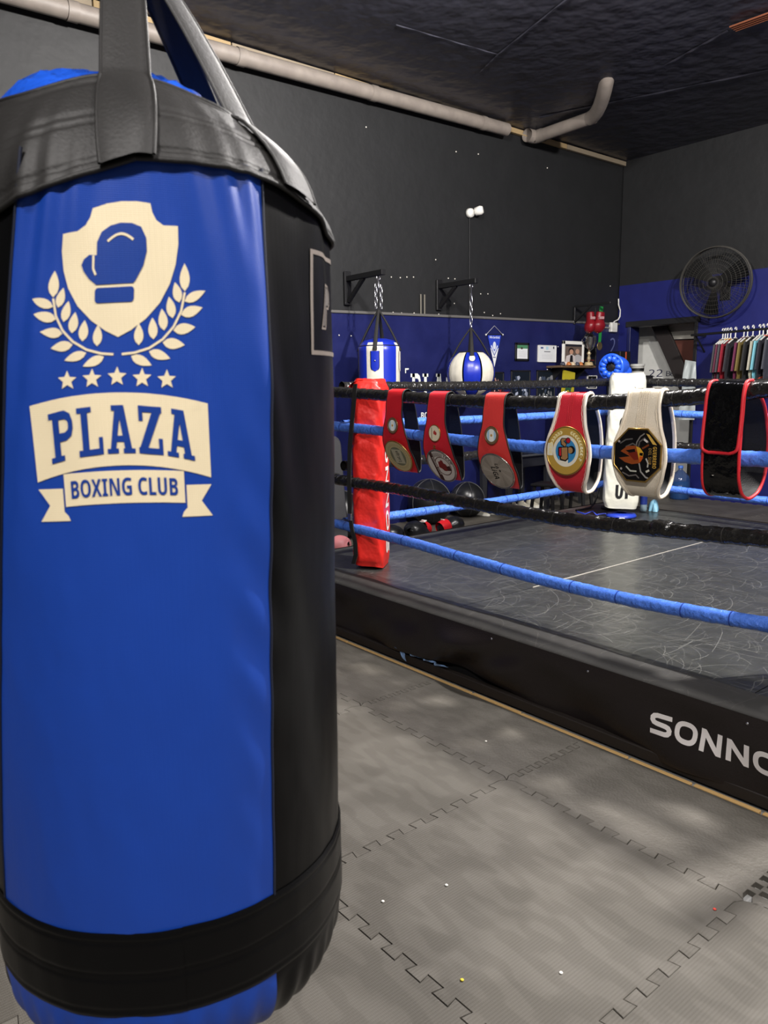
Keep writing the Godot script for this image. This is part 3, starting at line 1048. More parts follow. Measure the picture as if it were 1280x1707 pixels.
func corner_pads() -> void:
	var red := with_normal(mat(rgb(214, 38, 30), 0.36), bumps(81, 0.02, 8.0, 256, 3), 0.2)
	own_space(red, 2.0)
	var white := with_normal(own_space(mat(rgb(204, 204, 190), 0.42), 2.0), bumps(82, 0.02, 8.0, 256, 3), 0.2)
	var white_ink := mat(rgb(238, 236, 232), 0.4)
	var black_ink := mat(rgb(18, 18, 20), 0.45)
	var q := Vector3(NEAR_X + 0.175, DECK + 0.012, LEFT_Z + 0.195)
	var r := pad("corner_pad", "long red corner pad strapped behind the black and blue ropes", q, deg_to_rad(40), 1.29, 0.32, 0.225, red, white_ink, 0.03)
	# flap folded over the top, black strap down the outside
	part(r, "pad_flap", grid(func(u: float, v: float) -> Vector3:
		return Vector3(lerpf(-0.13, 0.13, u), 1.30 + 0.012 * sin(u * 5.0) - 0.10 * pow(v, 1.6) - 0.02 * sin(u * PI) * v, -0.02 - 0.098 * sin(minf(v * 1.5, 1.0) * PI / 2)), 16, 10), red)
	q = Vector3(FAR_X - 0.235, DECK + 0.10, LEFT_Z + 0.235)
	pad("corner_pad", "long white corner pad with black lettering at the far corner", q, deg_to_rad(-50), 1.25, 0.325, 0.19, white, black_ink, 0.03)
	pad("corner_pad", "long white corner pad at the ring corner beside the apron lettering", Vector3(NEAR_X + 0.25, DECK + 0.05, RIGHT_Z - 0.25), deg_to_rad(135), 1.25, 0.39, 0.20, white, black_ink, 0.0)
	pad("corner_pad", "long red corner pad at the ring corner across from the other red pad", Vector3(FAR_X - 0.25, DECK + 0.05, RIGHT_Z - 0.25), deg_to_rad(-135), 1.25, 0.39, 0.20, red, white_ink, 0.0)

func curve_at(pts: Array, s: float) -> float:   # smooth height through [position, height] pairs
	for i in pts.size() - 1:
		if s <= pts[i + 1][0] or i == pts.size() - 2:
			var a: float = pts[i][1]
			var b: float = pts[i + 1][1]
			var pre: float = pts[maxi(i - 1, 0)][1]
			var post: float = pts[mini(i + 2, pts.size() - 1)][1]
			return cubic_interpolate(a, b, pre, post, clampf((s - pts[i][0]) / (pts[i + 1][0] - pts[i][0]), 0.0, 1.0))
	return pts[0][1]

var black_rope: StandardMaterial3D
var blue_rope: StandardMaterial3D

func rope(label: String, path: Callable, length: float, black: bool, seed_: int, group: String) -> Node3D:
	var t := thing("ring_rope", label, "rope", path.call(0.0), 0.0, group)
	var o := t.position
	var n := int(length / 0.012)
	var pts := PackedVector3Array()
	for k in n + 1: pts.append(path.call(float(k) / n) - o)
	var nz := noise_of(seed_, 9.0, 2)
	var cover := func(l: float, a: float) -> float:
		if black:
			var ph := fposmod(l / 0.085 + a / TAU, 1.0)
			return 0.0345 + 0.0035 * smoothstep(0.0, 1.0, ph) + 0.003 * nz.get_noise_2d(l * 3.0, cos(a) * 0.2 + sin(a) * 0.35)
		return 0.0320 + 0.0022 * nz.get_noise_2d(l * 2.0, cos(a) * 0.3 + sin(a) * 0.3) + 0.0018 * pow(absf(sin(l * 9.0 + a + 2.0 * nz.get_noise_1d(l))), 6.0)
	part(t, "rope_cover", tube(pts, 0.033, 20, true, cover), black_rope if black else blue_rope)
	var r := RandomNumberGenerator.new()
	r.seed = seed_
	var l := r.randf_range(0.1, 0.3)
	var tape := mat(rgb(60, 58, 56), 0.35) if black else mat(rgb(40, 66, 150), 0.4)
	while l < length - 0.1:
		var a: Vector3 = path.call(l / length)
		var b: Vector3 = path.call((l + (0.006 if not black else 0.004)) / length)
		part(t, "tape_ring", bar(a - o, b - o, 0.0382 if black else 0.0345, 20), tape)
		l += r.randf_range(0.14, 0.5)
	return t

func ring_ropes() -> void:
	var creased := bumps(91, 0.02, 14.0, 512, 4)
	black_rope = with_normal(own_space(mat(rgb(30, 29, 28), 0.25), 2.2), creased, 0.55)
	blue_rope = with_normal(own_space(mat(rgb(78, 122, 218), 0.38), 2.4), creased, 0.6)
	var rows := [
		[true, [[-4.42, 1.60], [-4.15, 1.589], [-3.55, 1.563], [-3.13, 1.547], [-2.69, 1.540], [-2.24, 1.544], [-1.79, 1.568], [-1.44, 1.605], [-0.95, 1.66]], "top black"],
		[false, [[-4.42, 1.362], [-4.16, 1.355], [-3.60, 1.336], [-3.13, 1.320], [-2.64, 1.309], [-2.20, 1.307], [-1.76, 1.313], [-1.42, 1.321], [-0.95, 1.335]], "upper blue"],
		[true, [[-4.42, 0.985], [-4.24, 0.982], [-3.78, 0.980], [-3.23, 0.964], [-2.76, 0.950], [-2.29, 0.950], [-1.89, 0.968], [-1.40, 0.994], [-0.95, 1.02]], "lower black"],
		[false, [[-4.42, 0.664], [-4.25, 0.660], [-3.55, 0.645], [-3.03, 0.620], [-2.50, 0.603], [-2.06, 0.604], [-1.69, 0.616], [-1.38, 0.635], [-0.95, 0.66]], "lowest blue"]]
	for k in 4:
		var row: Array = rows[k]
		rope("%s rope of the ring side where the belts hang" % row[2], func(u: float) -> Vector3:
			var z := lerpf(LEFT_Z, RIGHT_Z, u)
			return Vector3(NEAR_X, curve_at(row[1], z), z), RIGHT_Z - LEFT_Z, row[0], 100 + k, "ropes of the near ring side")
	var ys := [1.655, 1.37, 1.075, 0.665]
	for k in 4:
		var y: float = ys[k]
		rope("%s rope of the ring side facing the hanging bags" % rows[k][2], func(u: float) -> Vector3:
			return Vector3(lerpf(NEAR_X + 0.075, FAR_X - 0.075, u), y - 0.012 * sin(PI * u) - 0.02 * (1.0 - u) * (1.0 if k == 0 else 0.0), LEFT_Z), FAR_X - NEAR_X, rows[k][0], 110 + k, "ropes of the ring side by the bags")
		rope("%s rope of the ring side facing the clothes rail" % rows[k][2], func(u: float) -> Vector3:
			return Vector3(FAR_X, y - 0.03 * sin(PI * u), lerpf(LEFT_Z, RIGHT_Z, u)), RIGHT_Z - LEFT_Z, rows[k][0], 120 + k, "ropes of the ring side by the clothes rail")
		rope("%s rope of the ring side away from the wall bags" % rows[k][2], func(u: float) -> Vector3:
			return Vector3(lerpf(NEAR_X + 0.075, FAR_X - 0.075, u), y - 0.02 * sin(PI * u), RIGHT_Z), FAR_X - NEAR_X, rows[k][0], 130 + k, "ropes of the ring side away from the bags")
	# joints, ties and turnbuckles at the red corner
	var knot := thing("rope_wrap", "black tape bulge joining two lengths of the lower black rope", "rope joint", at_x(1105, 881, NEAR_X))
	part(knot, "tape_wrap", lathe([Vector2(0.0, -0.05), Vector2(0.036, -0.048), Vector2(0.041, -0.02), Vector2(0.039, 0.0), Vector2(0.042, 0.025), Vector2(0.036, 0.05), Vector2(0.0, 0.05)], 16), black_rope, Vector3.ZERO, Vector3(PI / 2, 0, 0))
	var tie := thing("rope_spacer", "thin black webbing strap tying the near ropes together beside the red pad", "strap", Vector3(NEAR_X - 0.04, 0.45, -4.2))
	var pts := [[592, 640], [590, 668], [587, 700], [583, 745], [582, 800], [583, 850], [586, 880], [592, 905], [593, 925], [589, 940]]
	var p3 := []
	for p in pts: p3.append(at_x(p[0], p[1], NEAR_X - 0.045) - tie.position)
	var v := PackedVector3Array()
	for k in p3.size() - 1:
		var w := Vector3(0.004, 0, 0.016)
		var a: Vector3 = p3[k]
		var b: Vector3 = p3[k + 1]
		var d := Vector3(0.003, 0, 0)
		for sgn in [1.0, -1.0]:
			v.append_array([a - w + d * sgn, a + w + d * sgn, b - w + d * sgn, a + w + d * sgn, b + w + d * sgn, b - w + d * sgn])
		v.append_array([a - w - d, b - w - d, a - w + d, b - w - d, b - w + d, a - w + d, a + w - d, b + w - d, a + w + d, b + w - d, b + w + d, a + w + d])
	part(tie, "webbing", from_triangles(v), M.webbing)
	part(tie, "buckle", box(Vector3(0.012, 0.05, 0.04), 0.004), M.chrome, at_x(583, 862, NEAR_X - 0.05) - tie.position)
	for k in 4:
		var y: float = rows[k][1][0][1]
		var tb := thing("turnbuckle", "%s turnbuckle where the ropes meet behind the red corner pad" % ["topmost", "second", "third", "lowest"][k], "turnbuckle", Vector3(NEAR_X, y, LEFT_Z))
		part(tb, "frame", joined([beam(Vector3(0.02, 0.02, -0.02), Vector3(0.13, 0.02, 0.10), 0.014, 0.014), beam(Vector3(0.02, -0.02, -0.02), Vector3(0.13, -0.02, 0.10), 0.014, 0.014)]), M.chrome)
		part(tb, "eye_bolt", bar(Vector3(0.10, 0, 0.07), Vector3(0.14, 0, 0.13), 0.009), M.dark_steel)

# ---------------------------------------------------------------- the heavy bag close by
const BAG_R := 0.22
var bag_at := Vector3(1.005 * sin(deg_to_rad(22.6)), 0, -1.005 * cos(deg_to_rad(22.6)))
var bag_front := Vector3(-sin(deg_to_rad(22.6)), 0, cos(deg_to_rad(22.6)))
var bag_side := Vector3(cos(deg_to_rad(22.6)), 0, sin(deg_to_rad(22.6)))

func bag_dir(a: float) -> Vector3:   # degrees round the bag, 0 on the logo side, growing to the black brand panel
	return bag_front * cos(deg_to_rad(a)) + bag_side * sin(deg_to_rad(a))

func table_at(t: Array, y: float) -> float:
	for i in t.size() - 1:
		if y <= t[i + 1][0]:
			return lerpf(t[i][1], t[i + 1][1], clampf((y - t[i][0]) / (t[i + 1][0] - t[i][0]), 0.0, 1.0))
	return t[-1][1]

const SEAM_L := [[0.86, -66.0], [1.0, -64.0], [1.2, -54.5], [1.417, -45.5], [1.66, -35.0], [1.80, -28.5], [1.86, -26.0]]
const SEAM_R := [[0.86, 27.5], [1.05, 28.1], [1.19, 28.9], [1.40, 30.0], [1.66, 31.9], [1.85, 33.4]]
func seam_l(y: float) -> float: return table_at(SEAM_L, y)
func seam_r(y: float) -> float: return table_at(SEAM_R, y)

func band_low(a: float) -> float:   # lower edge of the top band
	var b := wrapf(a, -180.0, 180.0)
	if b < 0.0: return 1.848 - 0.0013 * minf(-b, 40.0) + 0.03 * smoothstep(40.0, 90.0, -b) * (1.0 - smoothstep(90.0, 150.0, -b)) + 0.05 * smoothstep(90.0, 178.0, -b)
	return 1.848 - 0.040 * smoothstep(30.0, 80.0, b) + 0.04 * smoothstep(100.0, 178.0, b)
func band_high(a: float) -> float:
	var b := wrapf(a, -180.0, 180.0)
	return 1.936 - 0.020 * smoothstep(6.0, 40.0, absf(b + 2.0)) - 0.088 * smoothstep(52.0, 84.0, b) * (1.0 - smoothstep(110.0, 150.0, b))
func band_high_r(a: float) -> float:
	var b := wrapf(a, -180.0, 180.0)
	return 0.147 + 0.018 * smoothstep(6.0, 40.0, absf(b + 2.0)) * (1.0 - smoothstep(30.0, 50.0, b)) + 0.066 * smoothstep(52.0, 84.0, b) * (1.0 - smoothstep(110.0, 150.0, b))

var bag_noise := noise_of(5, 3.0, 3)
func bag_radius(a: float, y: float) -> float:
	var r := BAG_R
	r += 0.003 * sin((y - 0.9) / 0.95 * PI)
	if y < 0.94:
		var k := clampf((0.94 - y) / 0.085, 0.0, 1.0)
		r -= 0.055 * (1.0 - sqrt(maxf(1.0 - k * k, 0.0)))
		r += 0.0022 * sin(a * 0.75) * smoothstep(0.955, 0.90, y)
	# pulled-in folds under the top band
	for f in [[-24.0, 62.0, 2.6, 0.0060, 0.30], [-18.0, 52.0, 2.2, 0.0055, 0.34], [-12.5, 40.0, 2.6, 0.0035, 0.22], [12.0, -50.0, 4.0, 0.0055, 0.40], [20.0, -46.0, 3.2, 0.0065, 0.36], [27.0, -26.0, 2.6, 0.0050, 0.26], [4.0, -10.0, 4.5, 0.0025, 0.2], [56.0, -40.0, 6.0, 0.005, 0.3], [72.0, -20.0, 5.0, 0.005, 0.3], [-46.0, 20.0, 4.0, 0.005, 0.25]]:
		var d: float = 1.85 - y
		var off: float = wrapf(a - f[0] + f[1] * d, -180.0, 180.0)
		r += f[3] * exp(-pow(off / (f[2] * (1.0 + 3.0 * d)), 2.0)) * exp(-pow(maxf(d, 0.0) / f[4], 2.0)) * 1.3
	# small dents along the right seam
	var dr := a - seam_r(y)
	r += 0.0016 * sin(y * 70.0 + dr * 0.35) * exp(-pow((dr + 5.0) / 7.0, 2.0)) * exp(-pow((y - 1.42) / 0.22, 2.0))
	return r + 0.0016 * bag_noise.get_noise_2d(a * 0.012, y * 1.2)

func bag_point(a: float, y: float, out := 0.0) -> Vector3:
	return bag_at + bag_dir(a) * (bag_radius(a, y) + out) + Vector3(0, y, 0)

func heavy_bag() -> void:
	var weave := Image.create(256, 256, false, Image.FORMAT_RGBA8)
	for y in 256:
		for x in 256:
			var h := 0.5 + 0.3 * sin(TAU * y / 8.0) + 0.2 * sin(TAU * x / 8.0)
			weave.set_pixel(x, y, Color(h, h, h))
	weave.bump_map_to_normal_map(2.0)
	var wt := ImageTexture.create_from_image(weave)
	var blue := with_normal(own_space(mat(rgb(17, 62, 156), 0.43), 16.0), wt, 0.22)
	var black := with_normal(own_space(mat(rgb(8, 8, 9), 0.34, 0.0, 0.3), 16.0), wt, 0.15)
	var band_m := with_normal(own_space(mat(rgb(22, 20, 18), 0.6), 10.0), bumps(61, 0.08, 5.0, 256, 3), 0.2)
	var shiny := with_normal(own_space(mat(rgb(30, 84, 200), 0.16), 5.0), bumps(62, 0.02, 16.0, 256, 4), 0.5)
	var cream := with_normal(own_space(mat(rgb(236, 220, 184), 0.55), 16.0), wt, 0.3)
	var ink := with_normal(own_space(mat(rgb(17, 58, 142), 0.43), 16.0), wt, 0.22)
	var thread := mat(rgb(60, 56, 52), 0.5)

	var t := thing("heavy_bag", "big blue and black hanging punching bag with cream club crest", "punching bag", bag_at + Vector3(0, 0.855, 0))
	var o := t.position
	var lay := func(called: String, a0: Callable, a1: Callable, y0: Callable, y1: Callable, out: float, nu: int, nv: int, m: Material) -> void:
		part(t, called, grid(func(u: float, v: float) -> Vector3:
			var yg := lerpf(1.05, 1.845, v)
			var a := lerpf(a0.call(yg), a1.call(yg), u)
			var y: float = lerpf(y0.call(a), y1.call(a), v)
			a = lerpf(a0.call(y), a1.call(y), u)
			return bag_point(a, y, out) - o, nu, nv), m)
	var low := func(_a: float) -> float: return 1.045
	lay.call("front_panel", seam_l, seam_r, low, band_low, 0.0, 150, 200, blue)
	lay.call("side_panel", seam_r, func(_y: float) -> float: return 105.0, low, band_low, 0.0, 60, 120, black)
	lay.call("back_panel", func(_y: float) -> float: return 105.0, func(_y: float) -> float: return 222.0, low, band_low, 0.0, 60, 60, blue)
	lay.call("side_panel", func(_y: float) -> float: return 222.0, func(y: float) -> float: return seam_l(y) + 360.0, low, band_low, 0.0, 60, 120, black)
	# raised seams between the panels
	for e in [seam_l, seam_r]:
		var pts := PackedVector3Array()
		for k in 61:
			var y := lerpf(1.04, 1.85, k / 60.0)
			pts.append(bag_point(e.call(y), y, 0.0004) - o)
		part(t, "panel_seam", tube(pts, 0.0016, 6), mat(rgb(14, 22, 44), 0.5))
	# bottom band, its stitching, and the gathered foot below it
	part(t, "bottom_band", grid(func(u: float, v: float) -> Vector3:
		var a := u * 360.0
		var y := lerpf(0.948, 1.052, v)
		var lip := 0.0022 * (smoothstep(0.0, 0.06, v) * smoothstep(1.0, 0.94, v))
		var groove := 0.0016 * (exp(-pow((v - 0.47) / 0.018, 2.0)) + exp(-pow((v - 0.53) / 0.018, 2.0)) + exp(-pow((v - 0.9) / 0.02, 2.0)) + exp(-pow((v - 0.09) / 0.02, 2.0)))
		return bag_point(a, y, 0.001 + lip - groove) - o, 180, 40), black)
	for e in [[-70.0, 28.0, blue], [28.0, 105.0, black], [105.0, 222.0, blue], [222.0, 290.0, black]]:
		part(t, "foot_panel", grid(func(u: float, v: float) -> Vector3: return bag_point(lerpf(e[0], e[1], u), lerpf(0.952, 0.857, v), 0.0) - o, 60, 16), e[2])
	var under := PackedVector3Array()
	for k in 60:
		under.append_array([bag_at + Vector3(0, 0.852, 0) - o, bag_point(k * 6.0, 0.857) - o, bag_point((k + 1) * 6.0, 0.857) - o])
	part(t, "underside", from_triangles(under, PackedVector2Array(), true), black)
	# top band: a cone pulled in by the straps, with piped edges and a middle stitch
	var collar := func(a: float, v: float, out: float) -> Vector3:
		var y0 := band_low(a) - 0.008
		var y1 := band_high(a)
		var r0 := bag_radius(a, y0) + 0.003
		var r1 := band_high_r(a)
		var bow := 0.012 * sin(v * PI)
		var fold := 0.006 * sin(deg_to_rad(a * 9.0)) * (1.0 - v) * v * 2.0 + 0.004 * sin(deg_to_rad(a * 17.0 + 40.0)) * v * (1.0 - v)
		return bag_at + bag_dir(a) * (lerpf(r0, r1, v) + bow + fold + out) + Vector3(0, lerpf(y0, y1, v) + out * 0.6, 0)
	part(t, "top_band", grid(func(u: float, v: float) -> Vector3:
		var groove := 0.0018 * (exp(-pow((v - 0.48) / 0.02, 2.0)) + exp(-pow((v - 0.56) / 0.02, 2.0)) + exp(-pow((v - 0.1) / 0.02, 2.0)) + exp(-pow((v - 0.93) / 0.02, 2.0)))
		return collar.call(u * 360.0, v, 0.002 - groove) - o, 240, 40), band_m)
	part(t, "top_band_lining", grid(func(u: float, v: float) -> Vector3: return collar.call(u * 360.0, v, -0.002) - o, 120, 6), black)
	for v in [0.0, 1.0]:
		var pts := PackedVector3Array()
		for k in 121: pts.append(collar.call(k * 3.0, v, 0.001) - o)
		part(t, "band_piping", tube(pts, 0.0028, 8, false), band_m)
	# blue vinyl cap bulging inside the collar
	part(t, "top_cap", grid(func(u: float, v: float) -> Vector3:
		var a := u * 360.0
		var r := 0.158 * sin(v * PI / 2)
		var y := 1.893 + 0.080 * cos(v * PI / 2) + 0.016 * exp(-pow(wrapf(a + 40.0, -180.0, 180.0) / 40.0, 2.0)) * v - 0.02 * v * smoothstep(20.0, 60.0, wrapf(a, -180.0, 180.0)) + 0.010 * sin(deg_to_rad(a * 5.0)) * v * (1.0 - v * 0.6) + 0.006 * bag_noise.get_noise_2d(a * 0.05, v * 2.0)
		return bag_at + bag_dir(a) * r + Vector3(0, y, 0) - o, 96, 24), shiny)
	# four webbing straps up to a ring
	var apex := bag_at + Vector3(0, 2.135, 0)
	for a: float in [-2.0, 46.0, 130.0, 188.0]:
		var foot: Vector3 = collar.call(a, 0.04, 0.006)
		var edge: Vector3 = collar.call(a, 1.0, 0.005)
		var tangent := bag_dir(a + 90.0)
		var top := apex + bag_dir(a) * 0.014
		part(t, "strap", grid(func(u: float, v: float) -> Vector3:
			var c: Vector3 = collar.call(a + (u - 0.5) * lerpf(12.0, 18.0, v / 0.3), v / 0.3, 0.006) - tangent * (u - 0.5) * 0.046 if v < 0.3 else edge.lerp(top, (v - 0.3) / 0.7) + bag_dir(a) * 0.006 * sin((v - 0.3) / 0.7 * PI)
			var w := lerpf(0.046, 0.040, smoothstep(0.2, 1.0, v))
			return c + tangent * (u - 0.5) * w + bag_dir(a) * (0.003 * (1.0 - pow(absf(u - 0.5) * 2.0, 4.0))) - o, 10, 40), band_m)
		for s in [-1.0, 1.0]:
			var pts := PackedVector3Array()
			for q in 21:
				var v := q / 20.0
				var c: Vector3 = collar.call(a + s * lerpf(6.0, 9.0, v / 0.3), v / 0.3, 0.006) - tangent * s * 0.023 if v < 0.3 else edge.lerp(top, (v - 0.3) / 0.7) + bag_dir(a) * 0.006 * sin((v - 0.3) / 0.7 * PI)
				pts.append(c + tangent * s * 0.5 * lerpf(0.046, 0.040, smoothstep(0.2, 1.0, v)) - o)
			part(t, "strap_edge", tube(pts, 0.0018, 6), band_m)
	part(t, "strap_ring", torus(0.028, 0.004), M.chrome, apex + Vector3(0, 0.02, 0) - o, Vector3(PI / 2, 0.4, 0))
	chain(t, apex + Vector3(0, 0.045, 0) - o, apex.y + 0.045, CEIL - 0.1, 0.045, M.chrome)
	part(t, "ceiling_eye", torus(0.03, 0.006), M.chrome, Vector3(bag_at.x, CEIL - 0.038, bag_at.z) - o, Vector3(PI / 2, 0, 0))
	# crest: everything in millimetres, laid on the panel
	var put := func(q: Vector2, out: float) -> Vector3:
		var k := clampf(q.y / 100.0, 0.0, 1.6)
		var x := q.x * 0.945 + 9.0 * k + 1.5
		var yy := q.y + 0.07 * q.x * k
		var y := 1.64 + yy / 1000.0
		return bag_point(rad_to_deg((-31.0 + x) / 1000.0 / BAG_R), y, out) - o
	var pale := crest_pale()
	part(t, "crest_print", laid(pale, 5.0, func(q: Vector2) -> Vector3: return put.call(q, 0.0007)), cream)
	part(t, "crest_glove", laid(crest_ink(false), 5.0, func(q: Vector2) -> Vector3: return put.call(q, 0.0013)), ink)
	part(t, "crest_lettering", laid(crest_ink(true), 5.0, func(q: Vector2) -> Vector3: return put.call(q, 0.0013)), ink)
	part(t, "crest_highlights", laid(crest_over(), 5.0, func(q: Vector2) -> Vector3: return put.call(q, 0.0018)), cream)
	# brand patch on the black panel
	var grey := mat(rgb(122, 112, 104), 0.5)
	var frame := stroke(PackedVector2Array([Vector2(205, 30), Vector2(205, 140), Vector2(335, 140), Vector2(335, 30)]), 5.0, true)
	var p := PackedVector2Array([Vector2(226, 58), Vector2(240, 108), Vector2(258, 108), Vector2(264, 100), Vector2(262, 88), Vector2(252, 82), Vector2(242, 82), Vector2(236, 58)])
	frame.append_array(stroke(p, 2.4, true))
	var solid := fill(PackedVector2Array([Vector2(229, 61), Vector2(242, 105), Vector2(256, 105), Vector2(260, 99), Vector2(259, 90), Vector2(251, 85), Vector2(240, 85), Vector2(234, 61)]))
	var on_side := func(q: Vector2) -> Vector3: return bag_point(rad_to_deg(q.x / 1000.0 / BAG_R), 1.64 + q.y / 1000.0, 0.0008) - o
	part(t, "brand_patch", laid(frame, 6.0, on_side), grey)
	part(t, "brand_letter", laid(solid, 6.0, on_side), mat(rgb(96, 90, 86), 0.5))

func mirrored(t: PackedVector2Array) -> PackedVector2Array:
	var out := PackedVector2Array()
	for p in t: out.append(Vector2(-p.x, p.y))
	return out

func both(half: PackedVector2Array) -> PackedVector2Array:   # outline from its right half, top to bottom on the axis
	var p := half.duplicate()
	for k in range(half.size() - 1, -1, -1):
		if absf(half[k].x) > 0.01: p.append(Vector2(-half[k].x, half[k].y))
	return p

func leaf(c: Vector2, a: float, l: float, w: float) -> PackedVector2Array:
	var p := PackedVector2Array()
	for k in 12:
		var t := k / 12.0
		var s := 2.0 * absf(t - 0.5)          # 1 at the foot, 0 at the tip and back
		var x := (1.0 - s) * l
		var y := w / 2 * pow(sin(PI * pow(1.0 - s, 0.8)), 0.9) * (1.0 if t < 0.5 else -1.0)
		p.append(c + Vector2(x, y).rotated(a))
	return fill(p)

func star(c: Vector2, r: float) -> PackedVector2Array:
	var p := PackedVector2Array()
	for k in 10: p.append(c + Vector2(0, r if k % 2 == 0 else r * 0.45).rotated(TAU * k / 10.0))
	return fill(p)

func banner_arch(q: Vector2) -> Vector2:   # bends the name banner: x -88..88, y 0 foot .. 1 head
	var k := q.x / 88.0
	var head := -12.0 - 12.0 * k * k
	var foot := -82.0 - 16.0 * k * k
	return Vector2(q.x, lerpf(foot, head, q.y))

func crest_pale() -> PackedVector2Array:
	var out := PackedVector2Array()
	out.append_array(fill(both(PackedVector2Array([Vector2(0, 163), Vector2(14, 162), Vector2(27, 159), Vector2(29, 151), Vector2(33, 144), Vector2(40, 139), Vector2(54, 138), Vector2(55, 122), Vector2(53, 104), Vector2(48, 87), Vector2(39, 70), Vector2(26, 56), Vector2(12, 46), Vector2(0, 40)]))))
	var half := PackedVector2Array()
	half.append_array(stroke(PackedVector2Array([Vector2(4, 24), Vector2(16, 25), Vector2(30, 29), Vector2(43, 37), Vector2(53, 48), Vector2(60, 62), Vector2(63, 79)]), 2.2))
	for e in [[Vector2(63, 80), 1.62, 25, 10], [Vector2(63, 71), 0.42, 22, 9], [Vector2(60, 59), 0.28, 22, 10], [Vector2(53, 45), 0.12, 22, 10], [Vector2(43, 34), -0.12, 22, 10], [Vector2(30, 26), -0.32, 22, 9], [Vector2(13, 22), -0.42, 22, 9],
		[Vector2(58, 70), 1.85, 19, 9], [Vector2(52, 56), 1.80, 20, 9], [Vector2(44, 45), 1.72, 20, 9], [Vector2(34, 37), 1.66, 20, 9], [Vector2(20, 32), 1.60, 20, 9]]:
		half.append_array(leaf(e[0], e[1], e[2], e[3]))
	out.append_array(half)
	out.append_array(mirrored(half))
	for k in 5: out.append_array(star(Vector2(-48 + 24 * k, 3.0 - 1.6 * absf(k - 2)), 9.5))
	var b := PackedVector2Array()
	for k in 25: b.append(banner_arch(Vector2(-88 + k * 176.0 / 24, 1)))
	for k in 25: b.append(banner_arch(Vector2(88 - k * 176.0 / 24, 0)))
	out.append_array(fill(b))
	var r := PackedVector2Array()
	for k in 13: r.append(Vector2(-60 + k * 10.0, -90 + 3.0 * (1.0 - pow((k - 6) / 6.0, 2.0))))
	for k in 13: r.append(Vector2(60 - k * 10.0, -122 + 3.0 * (1.0 - pow((k - 6) / 6.0, 2.0))))
	out.append_array(fill(r))
	var tail := fill(PackedVector2Array([Vector2(62, -104), Vector2(88, -105), Vector2(77, -121), Vector2(88, -137), Vector2(56, -136), Vector2(58, -131), Vector2(62, -127)]))
	out.append_array(tail)
	out.append_array(mirrored(tail))
	return out

func quad(a: float, b: float, c: float, d: float) -> PackedVector2Array:   # x from a to b, y from c to d
	return PackedVector2Array([Vector2(a, c), Vector2(b, c), Vector2(b, d), Vector2(a, c), Vector2(b, d), Vector2(a, d)])

func slab_letter(ch: String) -> PackedVector2Array:
	var o := PackedVector2Array()
	match ch:
		"P":
			o.append_array(quad(0.17, 0.42, 0.0, 1.0)); o.append_array(quad(0.02, 0.42, 0.88, 1.0)); o.append_array(quad(0.02, 0.56, 0.0, 0.11))
			o.append_array(stroke(PackedVector2Array([Vector2(0.38, 0.92), Vector2(0.66, 0.92), Vector2(0.82, 0.86), Vector2(0.87, 0.76), Vector2(0.87, 0.64), Vector2(0.82, 0.54), Vector2(0.66, 0.48), Vector2(0.38, 0.48)]), 0.17))
		"L":
			o.append_array(quad(0.17, 0.42, 0.0, 1.0)); o.append_array(quad(0.02, 0.57, 0.89, 1.0)); o.append_array(quad(0.02, 0.95, 0.0, 0.13)); o.append_array(quad(0.80, 0.95, 0.0, 0.36))
		"A":
			o.append_array(fill(PackedVector2Array([Vector2(0.08, 0), Vector2(0.28, 0), Vector2(0.56, 1), Vector2(0.34, 1)])))
			o.append_array(fill(PackedVector2Array([Vector2(0.66, 0), Vector2(0.92, 0), Vector2(0.66, 1), Vector2(0.42, 1)])))
			o.append_array(quad(0.26, 0.74, 0.24, 0.37)); o.append_array(quad(-0.02, 0.40, 0.0, 0.10)); o.append_array(quad(0.58, 1.02, 0.0, 0.10)); o.append_array(quad(0.20, 0.60, 0.89, 1.0))
		"Z":
			o.append_array(quad(0.08, 0.94, 0.87, 1.0)); o.append_array(quad(0.04, 0.94, 0.0, 0.13)); o.append_array(quad(0.08, 0.23, 0.68, 1.0)); o.append_array(quad(0.79, 0.94, 0.0, 0.34))
			o.append_array(fill(PackedVector2Array([Vector2(0.04, 0.06), Vector2(0.34, 0.06), Vector2(0.94, 0.94), Vector2(0.62, 0.94)])))
	return o

func name_letters() -> PackedVector2Array:   # x 0..5 letters, y 0..1
	var o := PackedVector2Array()
	for k in 5: o.append_array(shifted(slab_letter("PLAZA"[k]), Vector2(k * 1.12, 0)))
	return o

func crest_ink(letters: bool) -> PackedVector2Array:
	var out := PackedVector2Array()
	if not letters:
		out.append_array(fill(PackedVector2Array([Vector2(-22, 116), Vector2(-22, 128), Vector2(-18, 137), Vector2(-10, 142), Vector2(0, 144), Vector2(10, 143), Vector2(19, 139), Vector2(24, 129), Vector2(25, 117), Vector2(22, 104), Vector2(15, 91), Vector2(13, 89), Vector2(-22, 89), Vector2(-29, 95), Vector2(-34, 102), Vector2(-36, 108), Vector2(-34, 113), Vector2(-29, 117)])))
		out.append_array(fill(rounded(37, 14, 3, Vector2(-4.5, 79))))
		return out
	for p in name_letters():
		var k := Vector2(-71.0 + p.x * 142.0 / 5.46, lerpf(0.17, 0.83, p.y))
		out.append(banner_arch(k))
	for p in words("BOXING CLUB", 106.0, 17.5): out.append(Vector2(p.x - 53.0, p.y - 114.0 + 2.6 * (1.0 - pow((p.x - 53.0) / 53.0, 2.0))))
	return out

